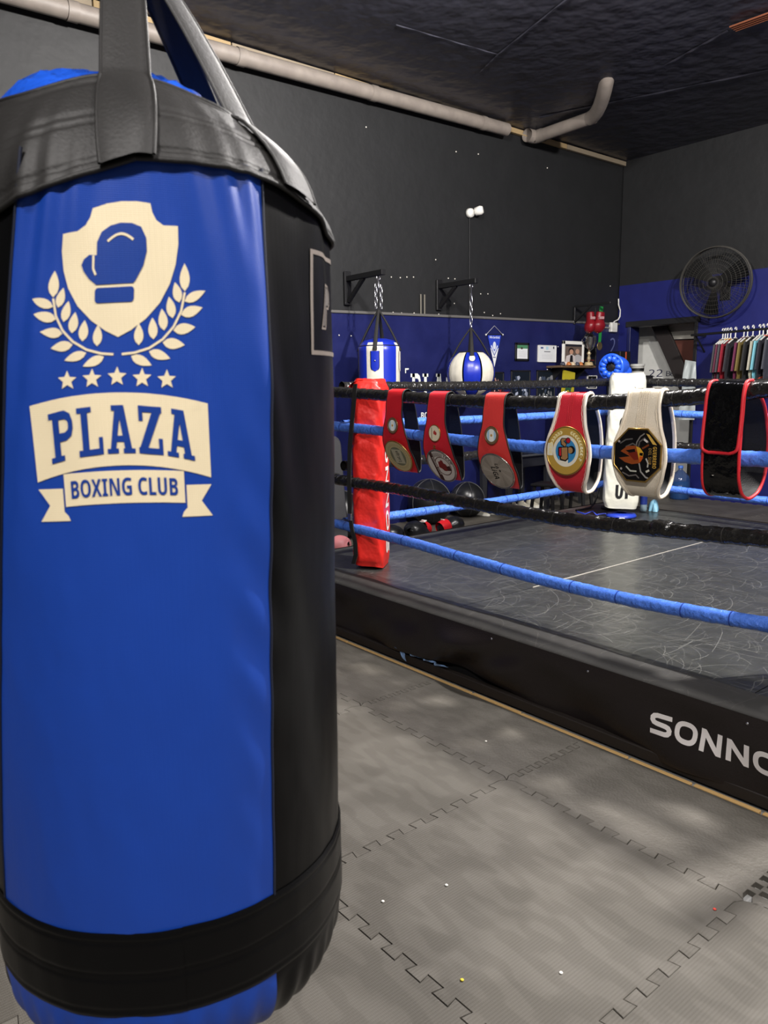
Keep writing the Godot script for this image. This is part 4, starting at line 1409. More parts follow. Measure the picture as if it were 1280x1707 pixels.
func crest_over() -> PackedVector2Array:
	var out := PackedVector2Array()
	var arc := PackedVector2Array()
	for k in 9: arc.append(Vector2(-12 + k * 3.0, 128 + 6.0 * sin(PI * k / 8.0)))
	out.append_array(stroke(arc, 2.2))
	out.append_array(stroke(PackedVector2Array([Vector2(-25, 116), Vector2(-25, 104), Vector2(-22.5, 98)]), 2.0))
	return out

func torus(R: float, r: float, n := 20, s := 8) -> ArrayMesh:
	return grid(func(u: float, v: float) -> Vector3:
		var a := u * TAU
		var b := v * TAU
		return Vector3((R + r * cos(b)) * cos(a), r * sin(b), (R + r * cos(b)) * sin(a)), n, s)

# oval chain link standing in the local xy plane
func link_mesh(l: float, w: float, r: float) -> ArrayMesh:
	return grid(func(u: float, v: float) -> Vector3:
		var a := u * TAU
		var b := v * TAU
		var c := Vector3(w * cos(a), (l - w) * clampf(sin(a) * 2.0, -1.0, 1.0) * 1.0 + w * sin(a), 0)
		var n := Vector3(cos(a), sin(a), 0)
		return c + n * r * cos(b) + Vector3(0, 0, 1) * r * sin(b), 16, 6)

func chain(parent: Node3D, from: Vector3, y0: float, y1: float, pitch: float, m: Material) -> void:
	var lm := link_mesh(pitch * 0.62, pitch * 0.27, pitch * 0.085)
	var n := int((y1 - y0) / pitch) + 1
	for k in n:
		part(parent, "chain_link", lm, m, from + Vector3(0, pitch * (k + 0.4), 0), Vector3(0, PI / 2 * (k % 2) + 0.3, 0))

# ---------------------------------------------------------------- championship belts over the top rope
func along(c: Array, t: float) -> Array:   # Catmull-Rom through [x, y, half width]
	var n := c.size() - 1
	var f := clampf(t, 0.0, 1.0) * n
	var i := mini(int(f), n - 1)
	var k := f - i
	var o := []
	for j in 3:
		o.append(cubic_interpolate(c[i][j], c[i + 1][j], c[maxi(i - 1, 0)][j], c[mini(i + 2, n)][j], k))
	return o

# frame on the strap: [centre, outward normal, direction along the strap]
func strap_frame(c: Array, t: float) -> Array:
	var p := along(c, t)
	var a := along(c, maxf(t - 0.004, 0.0))
	var b := along(c, minf(t + 0.004, 1.0))
	var d := Vector3(b[0] - a[0], b[1] - a[1], 0).normalized()
	return [Vector3(p[0], p[1], 0), Vector3(d.y, -d.x, 0), d, p[2]]

func strap_parts(t: Node3D, c: Array, outer: Material, lining: Material, edge: Material, edge_r: float, ripple: float, seed_: float) -> void:
	var surface := func(u: float, v: float, out: float) -> Vector3:
		var f := strap_frame(c, v)
		var w: float = f[3] * (2.0 * u - 1.0)
		var r := ripple * sin(v * 60.0 + seed_ + u * 3.0) * sin(v * 17.0 + seed_) * (0.4 + 0.6 * absf(2.0 * u - 1.0))
		return f[0] + f[1] * (out + r) + Vector3(0, 0, w)
	part(t, "strap", grid(func(u: float, v: float) -> Vector3: return surface.call(u, v, 0.003), 14, 110), outer)
	part(t, "lining", grid(func(u: float, v: float) -> Vector3: return surface.call(u, v, -0.003), 6, 110), lining)
	for s in [0.0, 1.0]:
		var pts := PackedVector3Array()
		for k in 91: pts.append(surface.call(s, k / 90.0, 0.0))
		part(t, "edge_binding", tube(pts, edge_r, 8), edge)

func plate(t: Node3D, c: Array, v: float, outline: PackedVector2Array, face: Material, rim: Material, thick: float, rim_w: float, called := "plate") -> Node3D:
	var f := strap_frame(c, v)
	var holder := part(t, called, prism(outline, thick, 0.0015), face)
	var z: Vector3 = f[1]
	var y: Vector3 = -f[2]
	var x: Vector3 = y.cross(z)
	holder.transform = Transform3D(Basis(x, y, z), f[0] + z * (0.006 + thick / 2.0))
	var n := outline.size()
	var pts := PackedVector3Array()
	for k in n + 1: pts.append(Vector3(outline[k % n].x, outline[k % n].y, thick * 0.2))
	part(holder, "plate_rim", tube(pts, rim_w, 8, false), rim)
	return holder

const DRAPE_A := [[0.0, 0.044, 0.074], [-0.034, 0.028, 0.074], [-0.046, -0.03, 0.074], [-0.053, -0.13, 0.080], [-0.052, -0.22, 0.105], [-0.034, -0.31, 0.124], [0.004, -0.39, 0.128], [0.045, -0.455, 0.112], [0.072, -0.480, 0.095], [0.098, -0.46, 0.085], [0.108, -0.37, 0.072], [0.105, -0.25, 0.062], [0.085, -0.12, 0.058], [0.055, -0.02, 0.06], [0.033, 0.028, 0.068], [0.0, 0.047, 0.072]]
const DRAPE_B := [[0.0, 0.044, 0.080], [-0.035, 0.028, 0.080], [-0.050, -0.05, 0.082], [-0.060, -0.13, 0.102], [-0.066, -0.21, 0.128], [-0.066, -0.29, 0.130], [-0.056, -0.36, 0.112], [-0.036, -0.415, 0.085], [0.0, -0.445, 0.076], [0.055, -0.435, 0.072], [0.105, -0.38, 0.066], [0.132, -0.27, 0.060], [0.125, -0.14, 0.056], [0.08, -0.03, 0.058], [0.034, 0.028, 0.07], [0.0, 0.047, 0.078]]
const DRAPE_C := [[0.0, 0.046, 0.076], [-0.038, 0.024, 0.076], [-0.050, -0.07, 0.077], [-0.058, -0.18, 0.078], [-0.060, -0.28, 0.078], [-0.050, -0.36, 0.080], [-0.015, -0.415, 0.080], [0.05, -0.435, 0.080], [0.13, -0.41, 0.080], [0.18, -0.33, 0.080], [0.19, -0.20, 0.078], [0.14, -0.06, 0.078], [0.06, 0.02, 0.076], [0.0, 0.049, 0.076]]

func turned(t: PackedVector2Array, quarter: float) -> PackedVector2Array:
	return Transform2D(quarter * PI / 2, Vector2.ZERO) * t

func centred(t: PackedVector2Array, c: Vector2, turn := 0.0) -> PackedVector2Array:
	var r := Rect2(t[0], Vector2.ZERO)
	for p in t: r = r.expand(p)
	return Transform2D(turn, c) * (Transform2D(0.0, -r.get_center()) * t)

func disc_sheet(size: int, ground: Color) -> Sheet:
	return Sheet.new(size, size, Rect2(-1, -1, 2, 2), ground)

func glove_mark(s: float, c: Vector2, turn: float) -> PackedVector2Array:
	return Transform2D(turn, Vector2(s, s), 0.0, c) * fill(PackedVector2Array([Vector2(-0.5, -0.5), Vector2(0.25, -0.5), Vector2(0.3, -0.15), Vector2(0.5, 0.2), Vector2(0.45, 0.55), Vector2(0.2, 0.75), Vector2(-0.15, 0.72), Vector2(-0.42, 0.5), Vector2(-0.45, 0.25), Vector2(-0.75, 0.15), Vector2(-0.8, -0.1), Vector2(-0.55, -0.25)]))

func flag_face() -> StandardMaterial3D:
	var s := disc_sheet(128, rgb(238, 238, 232))
	for x in [-0.62, 0.38]: s.paint(quad(x, x + 0.3, -1, 1), rgb(170, 206, 228))
	s.paint(fill(circle(0.15, 16)), rgb(196, 150, 70))
	s.paint(stroke(circle(0.86, 40), 0.28, true), rgb(122, 96, 68))
	return printed(s, 0.3)

func belts() -> void:
	var gold := mat(rgb(196, 158, 84), 0.28, 0.9)
	var brass := mat(rgb(150, 122, 84), 0.35, 0.8)
	var silver := mat(rgb(170, 166, 158), 0.25, 0.9)
	var leather := func(c: Color, rough: float) -> StandardMaterial3D: return with_normal(own_space(mat(c, rough), 8.0), bumps(131, 0.06, 6.0, 256, 3), 0.3)
	var red1: StandardMaterial3D = leather.call(rgb(206, 26, 36), 0.5)
	var red2: StandardMaterial3D = leather.call(rgb(210, 30, 46), 0.6)
	var red3: StandardMaterial3D = leather.call(rgb(228, 62, 58), 0.55)
	var red4: StandardMaterial3D = leather.call(rgb(212, 44, 58), 0.45)
	var ivory: StandardMaterial3D = leather.call(rgb(234, 222, 200), 0.5)
	var black: StandardMaterial3D = leather.call(rgb(14, 14, 15), 0.6)
	var patent := mat(rgb(9, 9, 10), 0.10)
	with_normal(own_space(patent, 3.0), bumps(132, 0.02, 14.0, 256, 4), 0.35)
	var white_edge := mat(rgb(230, 220, 204), 0.5)
	var red_edge := mat(rgb(206, 34, 44), 0.5)
	var flag := flag_face()

	# faces, drawn as they hang
	var f1 := disc_sheet(384, rgb(206, 190, 142))
	f1.paint(fill(circle(0.62, 48)), rgb(128, 128, 104))
	f1.paint(fill(PackedVector2Array([Vector2(-0.40, -0.46), Vector2(0.40, -0.46), Vector2(0.40, 0.46), Vector2(-0.40, 0.46)])), rgb(196, 190, 164))
	f1.paint(centred(words("LaLiga", 0.74, 0.34, true), Vector2(0.02, 0), PI / 2), rgb(38, 34, 30))
	for k in 40: f1.paint(shifted(quad(-0.018, 0.018, 0.70, 0.82), Vector2.ZERO, TAU * k / 40.0), rgb(170, 150, 106))
	var f2 := disc_sheet(384, rgb(216, 208, 200))
	f2.paint(stroke(circle(0.96, 48), 0.07, true), rgb(110, 100, 94))
	f2.paint(fill(PackedVector2Array([Vector2(-0.62, 0.78), Vector2(-0.38, 0.92), Vector2(-0.16, -0.96), Vector2(-0.46, -0.88)])), rgb(62, 30, 28))
	f2.paint(stroke(circle(0.56, 36, Vector2(0.15, 0)), 0.05, true), rgb(90, 60, 54))
	f2.paint(glove_mark(0.52, Vector2(0.08, -0.02), -PI / 2 - 0.2), rgb(126, 34, 34))
	f2.paint(fill(PackedVector2Array([Vector2(0.36, -0.02), Vector2(0.66, 0.06), Vector2(0.66, -0.26), Vector2(0.38, -0.28)])), rgb(70, 30, 28))
	for k in 4: f2.paint(centred(words("TEAM"[k], 0.13, 0.16), Vector2(0.15, 0) + Vector2(0, 0.76).rotated(-0.5 - 0.24 * k) * 0.95, -0.5 - 0.24 * k), rgb(40, 26, 26))
	for k in 11: f2.paint(shifted(quad(-0.02, 0.02, 0.60, 0.86), Vector2(0.0, 0), 0.55 - 0.10 * k), rgb(120, 104, 98))
	f2.paint(centred(words("BOXING CLUB", 1.1, 0.13), Vector2(-0.36, -0.02), -PI / 2 + 0.14), rgb(226, 218, 208))
	var f2s := disc_sheet(128, rgb(232, 220, 190))
	f2s.paint(glove_mark(0.46, Vector2(0.05, 0), -PI / 2), rgb(180, 60, 50))
	f2s.paint(quad(-0.52, -0.44, -0.7, 0.7), rgb(90, 60, 50))
	var f3 := disc_sheet(384, rgb(182, 172, 160))
	for k in 9: f3.paint(fill(PackedVector2Array([Vector2(0.9, 0).rotated(k * 0.7), Vector2(0.9, 0).rotated(k * 0.7 + 0.3), Vector2(0.2, 0.1).rotated(k * 0.7 + 0.6)])), rgb(168, 158, 146) if k % 2 else rgb(196, 186, 174))
	f3.paint(centred(words("LA", 0.30, 0.20), Vector2(0.10, 0.30), -PI / 2), rgb(44, 40, 40))
	f3.paint(centred(words("LiGA", 0.74, 0.34), Vector2(-0.16, -0.12), -PI / 2), rgb(16, 14, 16))
	f3.paint(star(Vector2(0.20, 0.04), 0.09), rgb(16, 14, 16))
	var f4 := disc_sheet(512, rgb(186, 150, 66))
	f4.paint(fill(circle(0.66, 48)), rgb(232, 226, 208))
	f4.paint(fill(circle(0.52, 48)), rgb(58, 136, 190))
	f4.paint(quad(-0.30, 0.14, -0.52, -0.30), rgb(232, 226, 208))
	f4.paint(quad(-0.96, -0.66, -0.22, 0.30), rgb(232, 226, 208))
	for side in [1.0, -1.0]:
		for k in 9:
			var a: float = side * (0.25 + 0.17 * k)
			var c := Vector2(0, 0.80).rotated(a)
			f4.paint(leaf(c, PI / 2 + a + 2.1 * side, 0.16, 0.07), rgb(240, 226, 170))
			f4.paint(leaf(c, PI / 2 + a + 1.1 * side, 0.16, 0.07), rgb(240, 226, 170))
	var right := "B.A.P"
	for k in 5: f4.paint(centred(words(right[k], 0.04 if right[k] == "." else 0.10, 0.04 if right[k] == "." else 0.15, true), Vector2(0, 0.81).rotated(-PI / 2 + 0.05 - 0.15 * (k - 1)), -PI / 2 + 0.05 - 0.15 * (k - 1)), rgb(250, 244, 214))
	# the painted boxer: head, body, gloves and trunks, lying on the side as the belt hangs
	var skin := rgb(166, 126, 82)
	var line := rgb(24, 22, 24)
	for e in [[line, circle(0.19, 20, Vector2(0.28, 0.06), 0.17)], [skin, circle(0.14, 20, Vector2(0.22, 0.04), 0.13)],
		[line, PackedVector2Array([Vector2(-0.36, 0.16), Vector2(0.12, 0.20), Vector2(0.16, -0.32), Vector2(0.02, -0.44), Vector2(-0.28, -0.40)])],
		[skin, PackedVector2Array([Vector2(-0.30, 0.12), Vector2(0.08, 0.16), Vector2(0.12, -0.28), Vector2(0.0, -0.38), Vector2(-0.22, -0.34)])],
		[line, PackedVector2Array([Vector2(-0.30, 0.46), Vector2(-0.26, 0.24), Vector2(-0.02, 0.14), Vector2(0.06, 0.30), Vector2(-0.08, 0.42), Vector2(0.10, 0.46), Vector2(0.06, 0.54), Vector2(-0.22, 0.54)])],
		[skin, PackedVector2Array([Vector2(-0.25, 0.46), Vector2(-0.22, 0.28), Vector2(-0.04, 0.18), Vector2(0.02, 0.28), Vector2(-0.14, 0.42), Vector2(0.04, 0.47), Vector2(0.0, 0.51), Vector2(-0.2, 0.51)])],
		[line, circle(0.13, 18, Vector2(0.10, 0.44))], [rgb(176, 30, 44), circle(0.10, 18, Vector2(0.11, 0.44))],
		[line, PackedVector2Array([Vector2(-0.40, 0.14), Vector2(-0.22, 0.16), Vector2(-0.18, -0.26), Vector2(-0.38, -0.22)])],
		[rgb(192, 34, 46), PackedVector2Array([Vector2(-0.34, 0.10), Vector2(-0.24, 0.12), Vector2(-0.22, -0.22), Vector2(-0.32, -0.20)])]]:
		f4.paint(fill(e[1]), e[0])
	var f5 := Sheet.new(512, 512, Rect2(-1, -1, 2, 2), rgb(20, 18, 18))
	for e in [[rgb(96, 92, 90), [Vector2(-0.75, 0.42), Vector2(-0.5, 0.58), Vector2(-0.2, 0.62)], 0.05], [rgb(130, 124, 120), [Vector2(-0.05, 0.25), Vector2(-0.02, 0.5), Vector2(0.12, 0.72), Vector2(0.3, 0.84)], 0.05], [rgb(90, 84, 82), [Vector2(0.05, 0.3), Vector2(0.1, 0.52), Vector2(0.3, 0.66), Vector2(0.48, 0.5)], 0.06],
		[rgb(220, 214, 206), [Vector2(0.28, 0.62), Vector2(0.44, 0.52)], 0.08], [rgb(120, 60, 30), [Vector2(0.5, 0.42), Vector2(0.22, 0.26)], 0.07], [rgb(190, 190, 176), [Vector2(-0.45, -0.45), Vector2(-0.25, -0.62), Vector2(0.02, -0.62)], 0.06], [rgb(160, 156, 150), [Vector2(0.12, -0.3), Vector2(0.2, -0.62), Vector2(0.42, -0.82), Vector2(0.62, -0.88)], 0.06],
		[rgb(200, 196, 186), [Vector2(0.4, -0.1), Vector2(0.5, -0.28), Vector2(0.48, -0.44)], 0.06], [rgb(110, 104, 100), [Vector2(-0.6, -0.7), Vector2(-0.3, -0.82), Vector2(0.0, -0.76), Vector2(0.14, -0.88)], 0.05], [rgb(96, 92, 90), [Vector2(-0.5, 0.3), Vector2(-0.2, 0.44), Vector2(0.0, 0.36)], 0.05], [rgb(210, 206, 190), [Vector2(0.42, -0.62), Vector2(0.56, -0.54)], 0.08]]:
		f5.paint(stroke(PackedVector2Array(e[1]), e[2]), e[0])
	for e in [[rgb(150, 72, 32), [Vector2(-0.72, 0.12), Vector2(-0.42, 0.34), Vector2(-0.1, 0.36), Vector2(0.12, 0.3), Vector2(0.28, 0.1), Vector2(0.28, -0.1), Vector2(0.14, -0.3), Vector2(-0.2, -0.36), Vector2(-0.5, -0.3), Vector2(-0.78, -0.14), Vector2(-0.3, -0.06)]], [rgb(24, 18, 16), [Vector2(-0.5, 0.16), Vector2(-0.1, 0.24), Vector2(-0.02, 0.02), Vector2(-0.3, 0.06)]], [rgb(120, 40, 26), [Vector2(-0.4, 0.06), Vector2(0.0, 0.14), Vector2(0.1, -0.16), Vector2(-0.1, -0.2)]],
		[rgb(226, 172, 50), [Vector2(-0.04, 0.34), Vector2(0.14, 0.28), Vector2(0.29, 0.1), Vector2(0.26, -0.04), Vector2(0.12, -0.24), Vector2(0.06, 0.0)]], [rgb(206, 90, 30), [Vector2(0.12, -0.02), Vector2(0.26, -0.04), Vector2(0.2, -0.22), Vector2(0.1, -0.26)]], [rgb(14, 12, 12), [Vector2(0.12, 0.1), Vector2(0.27, 0.1), Vector2(0.25, -0.02), Vector2(0.12, 0.0)]]]:
		f5.paint(fill(PackedVector2Array(e[1])), e[0])
	f5.paint(centred(words("GUERRERO", 0.82, 0.16), Vector2(0.76, -0.05), -PI / 2), rgb(214, 168, 72))
	f5.paint(centred(words("DEL SUR", 0.62, 0.13), Vector2(0.56, -0.02), -PI / 2), rgb(150, 120, 66))
	f5.paint(fill(PackedVector2Array([Vector2(0.36, 0.84), Vector2(0.5, 0.8), Vector2(0.84, 0.42), Vector2(0.66, 0.44)])), rgb(220, 178, 84))
	for p in [Vector2(-0.80, 0.5), Vector2(-0.66, -0.56)]: f5.paint(fill(circle(0.05, 12, p)), rgb(170, 160, 158))

	var hang := func(label: String, z: float, drop: float, drape: Array, outer: Material, edge: Material, edge_r: float, ripple: float) -> Node3D:
		var y: float = drop
		var t := thing("championship_belt", label, "belt", Vector3(NEAR_X, y, z), 0.0, "championship belts over the top rope")
		strap_parts(t, drape, outer, black, edge, edge_r, ripple, z * 7.0)
		return t
	var round_ := circle(0.112, 48)
	var little := circle(0.048, 28)

	var b1: Node3D = hang.call("red belt whose round plate says LaLiga in a cream square", -3.70, 1.572, DRAPE_A, red1, black, 0.0045, 0.0022)
	plate(b1, DRAPE_A, 5.75 / 15.0, round_, printed(f1, 0.3, 0.2), gold, 0.008, 0.004)
	plate(b1, DRAPE_A, 3.55 / 15.0, little, flag, brass, 0.006, 0.003, "flag_plate")
	var b2: Node3D = hang.call("red belt with a glove crest plate lettered TEAM", -3.315, 1.556, DRAPE_A, red2, black, 0.0045, 0.0015)
	plate(b2, DRAPE_A, 6.0 / 15.0, round_, printed(f2, 0.3), silver, 0.008, 0.004)
	plate(b2, DRAPE_A, 3.75 / 15.0, little, printed(f2s, 0.35), gold, 0.006, 0.003, "crest_plate")
	var script_ := PackedVector2Array()
	for k in 40: script_.append(Vector2(-0.022 + 0.010 * sin(k * 0.85), -0.002 * k))
	var fr := strap_frame(DRAPE_A, 4.32 / 15.0)
	var sp := part(b2, "gilt_script", laid(stroke(script_, 0.005), 0.01, func(q: Vector2) -> Vector3: return Vector3(q.x, q.y, 0)), gold)
	sp.transform = Transform3D(Basis((-fr[2]).cross(fr[1]), -fr[2], fr[1]), fr[0] + fr[1] * 0.006 + Vector3(0, 0.02, 0))
	var b3: Node3D = hang.call("orange red belt with a silver LA LiGA plate and flag disc", -2.862, 1.548, DRAPE_A, red3, black, 0.0045, 0.0016)
	plate(b3, DRAPE_A, 5.85 / 15.0, round_, printed(f3, 0.22, 0.35), silver, 0.008, 0.005)
	plate(b3, DRAPE_A, 3.6 / 15.0, little, flag, brass, 0.006, 0.003, "flag_plate")
	var b4: Node3D = hang.call("red belt with white binding and a gold plate of a boxer", -2.352, 1.546, DRAPE_B, red4, white_edge, 0.009, 0.0022)
	plate(b4, DRAPE_B, 4.35 / 15.0, circle(0.118, 56), printed(f4, 0.3), gold, 0.008, 0.004)
	var b5: Node3D = hang.call("cream leather belt with a dark eight-sided plate lettered GUERRERO", -1.955, 1.562, DRAPE_B, ivory, ivory, 0.009, 0.002)
	var oct := PackedVector2Array()
	for k in 8: oct.append(Vector2(0.128, 0).rotated(TAU * (k + 0.5) / 8.0))
	plate(b5, DRAPE_B, 4.5 / 15.0, oct, printed(f5, 0.25, 0.1), gold, 0.010, 0.005)
	# rows of raised stitching down the plain straps
	for e in [[b4, red4, 3, DRAPE_B], [b5, ivory, 5, DRAPE_B]]:
		for q in e[2]:
			var pts := PackedVector3Array()
			for k in 60:
				var f := strap_frame(e[3], k / 60.0 * 0.2)
				pts.append(f[0] + f[1] * 0.0045 + Vector3(0, 0, 0.011 * (q - (e[2] - 1) / 2.0) + 0.003 * (1 if k % 2 == 0 else -1)))
			part(e[0], "stitching", tube(pts, 0.0011, 5), e[1])
	for e in [[b4, DRAPE_B, white_edge], [b5, DRAPE_B, ivory]]:
		for s in [-1.0, 1.0]:
			var pts := PackedVector3Array()
			for k in 80:
				var f := strap_frame(e[1], k / 80.0)
				pts.append(f[0] + f[1] * 0.004 + Vector3(0, 0, s * (f[3] - 0.013) + 0.0015 * (1 if k % 2 == 0 else -1)))
			part(e[0], "stitching", tube(pts, 0.0014, 5), e[2])
	var b6: Node3D = hang.call("black patent belt with red binding folded over the rope", -1.575, 1.583, DRAPE_C, patent, red_edge, 0.007, 0.0012)
	# its loose end hanging down in front
	var flap := [[0.02, 0.053, 0.076], [-0.030, 0.046, 0.076], [-0.050, 0.0, 0.077], [-0.058, -0.08, 0.078], [-0.066, -0.16, 0.078], [-0.072, -0.215, 0.076], [-0.073, -0.232, 0.066], [-0.073, -0.240, 0.045]]
	part(b6, "loose_end", grid(func(u: float, v: float) -> Vector3:
		var f := strap_frame(flap, v)
		return f[0] + f[1] * (0.004 + 0.002 * sin(v * 19.0) * sin(u * 5.0)) + Vector3(0, 0, f[3] * (2.0 * u - 1.0)), 12, 50), patent)
	var around := PackedVector3Array()
	for k in 60:
		var f := strap_frame(flap, k / 59.0)
		around.append(f[0] + f[1] * 0.004 + Vector3(0, 0, -f[3]))
	for k in 60:
		var f := strap_frame(flap, 1.0 - k / 59.0)
		around.append(f[0] + f[1] * 0.004 + Vector3(0, 0, f[3]))
	part(b6, "loose_end_binding", tube(around, 0.007, 8), red_edge)
	for e in [[0.45, 0.02], [0.62, -0.05], [0.36, -0.03]]:
		var f := strap_frame(DRAPE_C, e[0])
		part(b6, "snap_stud", lathe([Vector2(0, 0.004), Vector2(0.005, 0.003), Vector2(0.007, 0), Vector2(0, 0)], 10), silver, f[0] + f[1] * 0.004 + Vector3(0, 0, e[1]))

# ---------------------------------------------------------------- wall with the hanging bags
func on_wall(px: float, py: float, out := 0.0) -> Vector3:
	return at_z(px, py, WALL_Z + 0.014 + out)

func wall_bracket(px: float, py: float, label: String) -> Vector3:
	var w := at_z(px, py, WALL_Z)
	var t := thing("bag_bracket", label, "bracket", Vector3(w.x, w.y - 0.2, WALL_Z))
	var o := t.position
	var end := Vector3(w.x, w.y - 0.02, WALL_Z + 0.64)
	part(t, "wall_plate", box(Vector3(0.09, 0.36, 0.02), 0.004), M.dark_steel, Vector3(w.x, w.y - 0.12, WALL_Z + 0.012) - o)
	var b := beam(Vector3(w.x, w.y - 0.02, WALL_Z + 0.02), end, 0.055, 0.055)
	part(t, "arm", b[0], M.dark_steel).transform = b[1].translated(-o)
	b = beam(Vector3(w.x, w.y - 0.26, WALL_Z + 0.03), Vector3(w.x, w.y - 0.04, WALL_Z + 0.30), 0.04, 0.04)
	part(t, "brace", b[0], M.dark_steel).transform = b[1].translated(-o)
	part(t, "hook_eye", torus(0.024, 0.006, 16, 6), M.chrome, end + Vector3(0, -0.05, -0.09) - o, Vector3(PI / 2, 0, 0))
	for s in [-0.14, 0.10]:
		part(t, "bolt", lathe([Vector2(0, 0.012), Vector2(0.012, 0.012), Vector2(0.014, 0), Vector2(0, 0)], 6), M.chrome, Vector3(w.x, w.y - 0.12 + s, WALL_Z + 0.022) - o, Vector3(PI / 2, 0, 0))
	return end + Vector3(0, -0.07, -0.09)

func far_wall() -> void:
	var bag_blue := mat(rgb(22, 44, 168), 0.32)
	var bag_white := in_world(mat(Color.WHITE, 0.42), 1.5)
	bag_white.albedo_texture = mottled(rgb(206, 200, 182), rgb(232, 228, 214), 151, 0.02, 256, 4)
	var seam := mat(rgb(20, 26, 70), 0.5)
	# drum bag
	var hook := wall_bracket(578, 462, "black wall bracket holding up the blue and white drum bag")
	var top := at_z(630, 572, hook.z).y
	var r := 0.222
	var b := thing("drum_bag", "small blue and white striped drum punching bag on the wall bracket", "punching bag", Vector3(hook.x, top - 1.05, hook.z))
	var o := b.position
	var body := func(a: float, y: float) -> Vector3:
		var k := clampf((y - (top - 0.05)) / 0.05, 0.0, 1.0)
		var low := clampf((top - 1.0 - y) / 0.05, 0.0, 1.0)
		var rr := r - 0.03 * k * k - 0.05 * low * low + 0.004 * sin((y - top) * 3.0)
		return Vector3(hook.x + rr * sin(a), y, hook.z + rr * cos(a)) - o
	var face := deg_to_rad(-52.0)     # towards the open floor
	for k in 4:
		var c := face + PI / 2 * k
		for e in [[c - 0.42, c + 0.42, bag_white], [c + 0.42, c + PI / 2 - 0.42, bag_blue]]:
			part(b, "panel", grid(func(u: float, v: float) -> Vector3: return body.call(lerpf(e[0], e[1], u), lerpf(top - 1.05, top, v)), 14, 24), e[2])
		var f := c + 0.02
		part(b, "strap_patch", grid(func(u: float, v: float) -> Vector3:
			var q := Vector2(u - 0.5, v)
			var w := 0.30 * (1.0 if v > 0.25 else sqrt(maxf(1.0 - pow((0.25 - v) / 0.25, 2.0), 0.0)))
			var p: Vector3 = body.call(f + q.x * w * 1.5, top - 0.30 + 0.21 * v)
			return p + Vector3(sin(f), 0, cos(f)) * 0.006, 8, 10), bag_blue if k % 2 == 0 else bag_white)
		part(b, "rivet", lathe([Vector2(0, 0.005), Vector2(0.008, 0.004), Vector2(0.01, 0), Vector2(0, 0)], 8), M.chrome, body.call(f, top - 0.19) + Vector3(sin(f), 0, cos(f)) * 0.006, Vector3(PI / 2, f, 0))
		part(b, "strap", strap_between(body.call(f, top - 0.08) + Vector3(sin(f), 0, cos(f)) * 0.008, Vector3(hook.x, at_z(630, 516, hook.z).y, hook.z) - o, 0.05, f), M.webbing)
	part(b, "top_cap", lathe([Vector2(0, 0.05), Vector2(0.08, 0.045), Vector2(0.16, 0.025), Vector2(0.192, 0.0)], 28), bag_blue, Vector3(hook.x, top, hook.z) - o)
	part(b, "top_ring", torus(r - 0.012, 0.010, 36, 6), seam, Vector3(hook.x, top - 0.035, hook.z) - o)
	for s in [-0.035, 0.035]:
		chain(b, Vector3(hook.x + s, at_z(630, 514, hook.z).y, hook.z) - o, at_z(630, 514, hook.z).y, hook.y - 0.06, 0.05, M.chrome)
	part(b, "snap_hook", link_mesh(0.07, 0.03, 0.006), M.chrome, hook + Vector3(0, -0.03, 0) - o, Vector3(0, 0.8, 0))
	# ball bag
	hook = wall_bracket(731, 475, "black wall bracket holding up the round ball bag")
	var mid := at_z(780, 622, hook.z)
	var rb := 0.285
	b = thing("ball_bag", "round blue and white striped ball punching bag on the wall bracket", "punching bag", Vector3(hook.x, mid.y - 0.30, hook.z))
	o = b.position
	var ball := func(a: float, t: float) -> Vector3:   # t: 0 at the foot, 1 at the top ring
		var ph := lerpf(-PI / 2, 1.02, t)
		var pinch := 1.0 - 0.012 * pow(absf(cos(a * 4.0)), 24.0)
		return Vector3(hook.x + rb * cos(ph) * sin(a) * pinch, mid.y + rb * 0.98 * sin(ph), hook.z + rb * cos(ph) * cos(a) * pinch) - o
	face = deg_to_rad(-42.0)
	for k in 8:
		var c := face + TAU / 8.0 * k
		part(b, "panel", grid(func(u: float, v: float) -> Vector3: return ball.call(lerpf(c - PI / 8, c + PI / 8, u), v), 12, 28), bag_blue if k % 2 == 0 else bag_white)
		if k % 2 == 0:
			part(b, "strap_patch", grid(func(u: float, v: float) -> Vector3:
				var w: float = 0.34 * sqrt(maxf(1.0 - pow((v - 0.5) * 2.0, 2.0), 0.0))
				var p: Vector3 = ball.call(c + (u - 0.5) * w, lerpf(0.79, 0.92, v))
				return p + Vector3(sin(c), 0.4, cos(c)) * 0.006, 8, 10), bag_white)
			part(b, "strap", strap_between(ball.call(c, 0.90) + Vector3(sin(c), 0.5, cos(c)) * 0.008, Vector3(hook.x, at_z(781, 546, hook.z).y, hook.z) - o, 0.05, c), M.webbing)
	part(b, "top_ring", lathe([Vector2(0.0, 0.25), Vector2(0.13, 0.25), Vector2(0.155, 0.235)], 28), M.webbing, Vector3(hook.x, mid.y, hook.z) - o)
	var cy := at_z(781, 545, hook.z).y
	chain(b, Vector3(hook.x, cy, hook.z) - o, cy, hook.y - 0.09, 0.055, M.chrome)
	part(b, "snap_hook", link_mesh(0.10, 0.03, 0.007), M.chrome, hook + Vector3(0, -0.05, 0) - o, Vector3(0, 0.8, 0))

	# club name painted on the navy wall
	var sign_ := thing("wall_sign", "white club name lettering painted on the navy wall behind the ball bag", "wall sign", on_wall(684, 672))
	var s0 := sign_.position
	var paint := mat(rgb(222, 226, 220), 0.6)
	var letters := name_letters()
	for k in 5:
		var g := shifted(slab_letter("PLAZA"[k]), Vector2(k * 1.12, 0))
		part(sign_, "letter", laid(g, 1.0, func(q: Vector2) -> Vector3: return Vector3(q.x * 0.172, q.y * 0.35, 0.003)), paint)
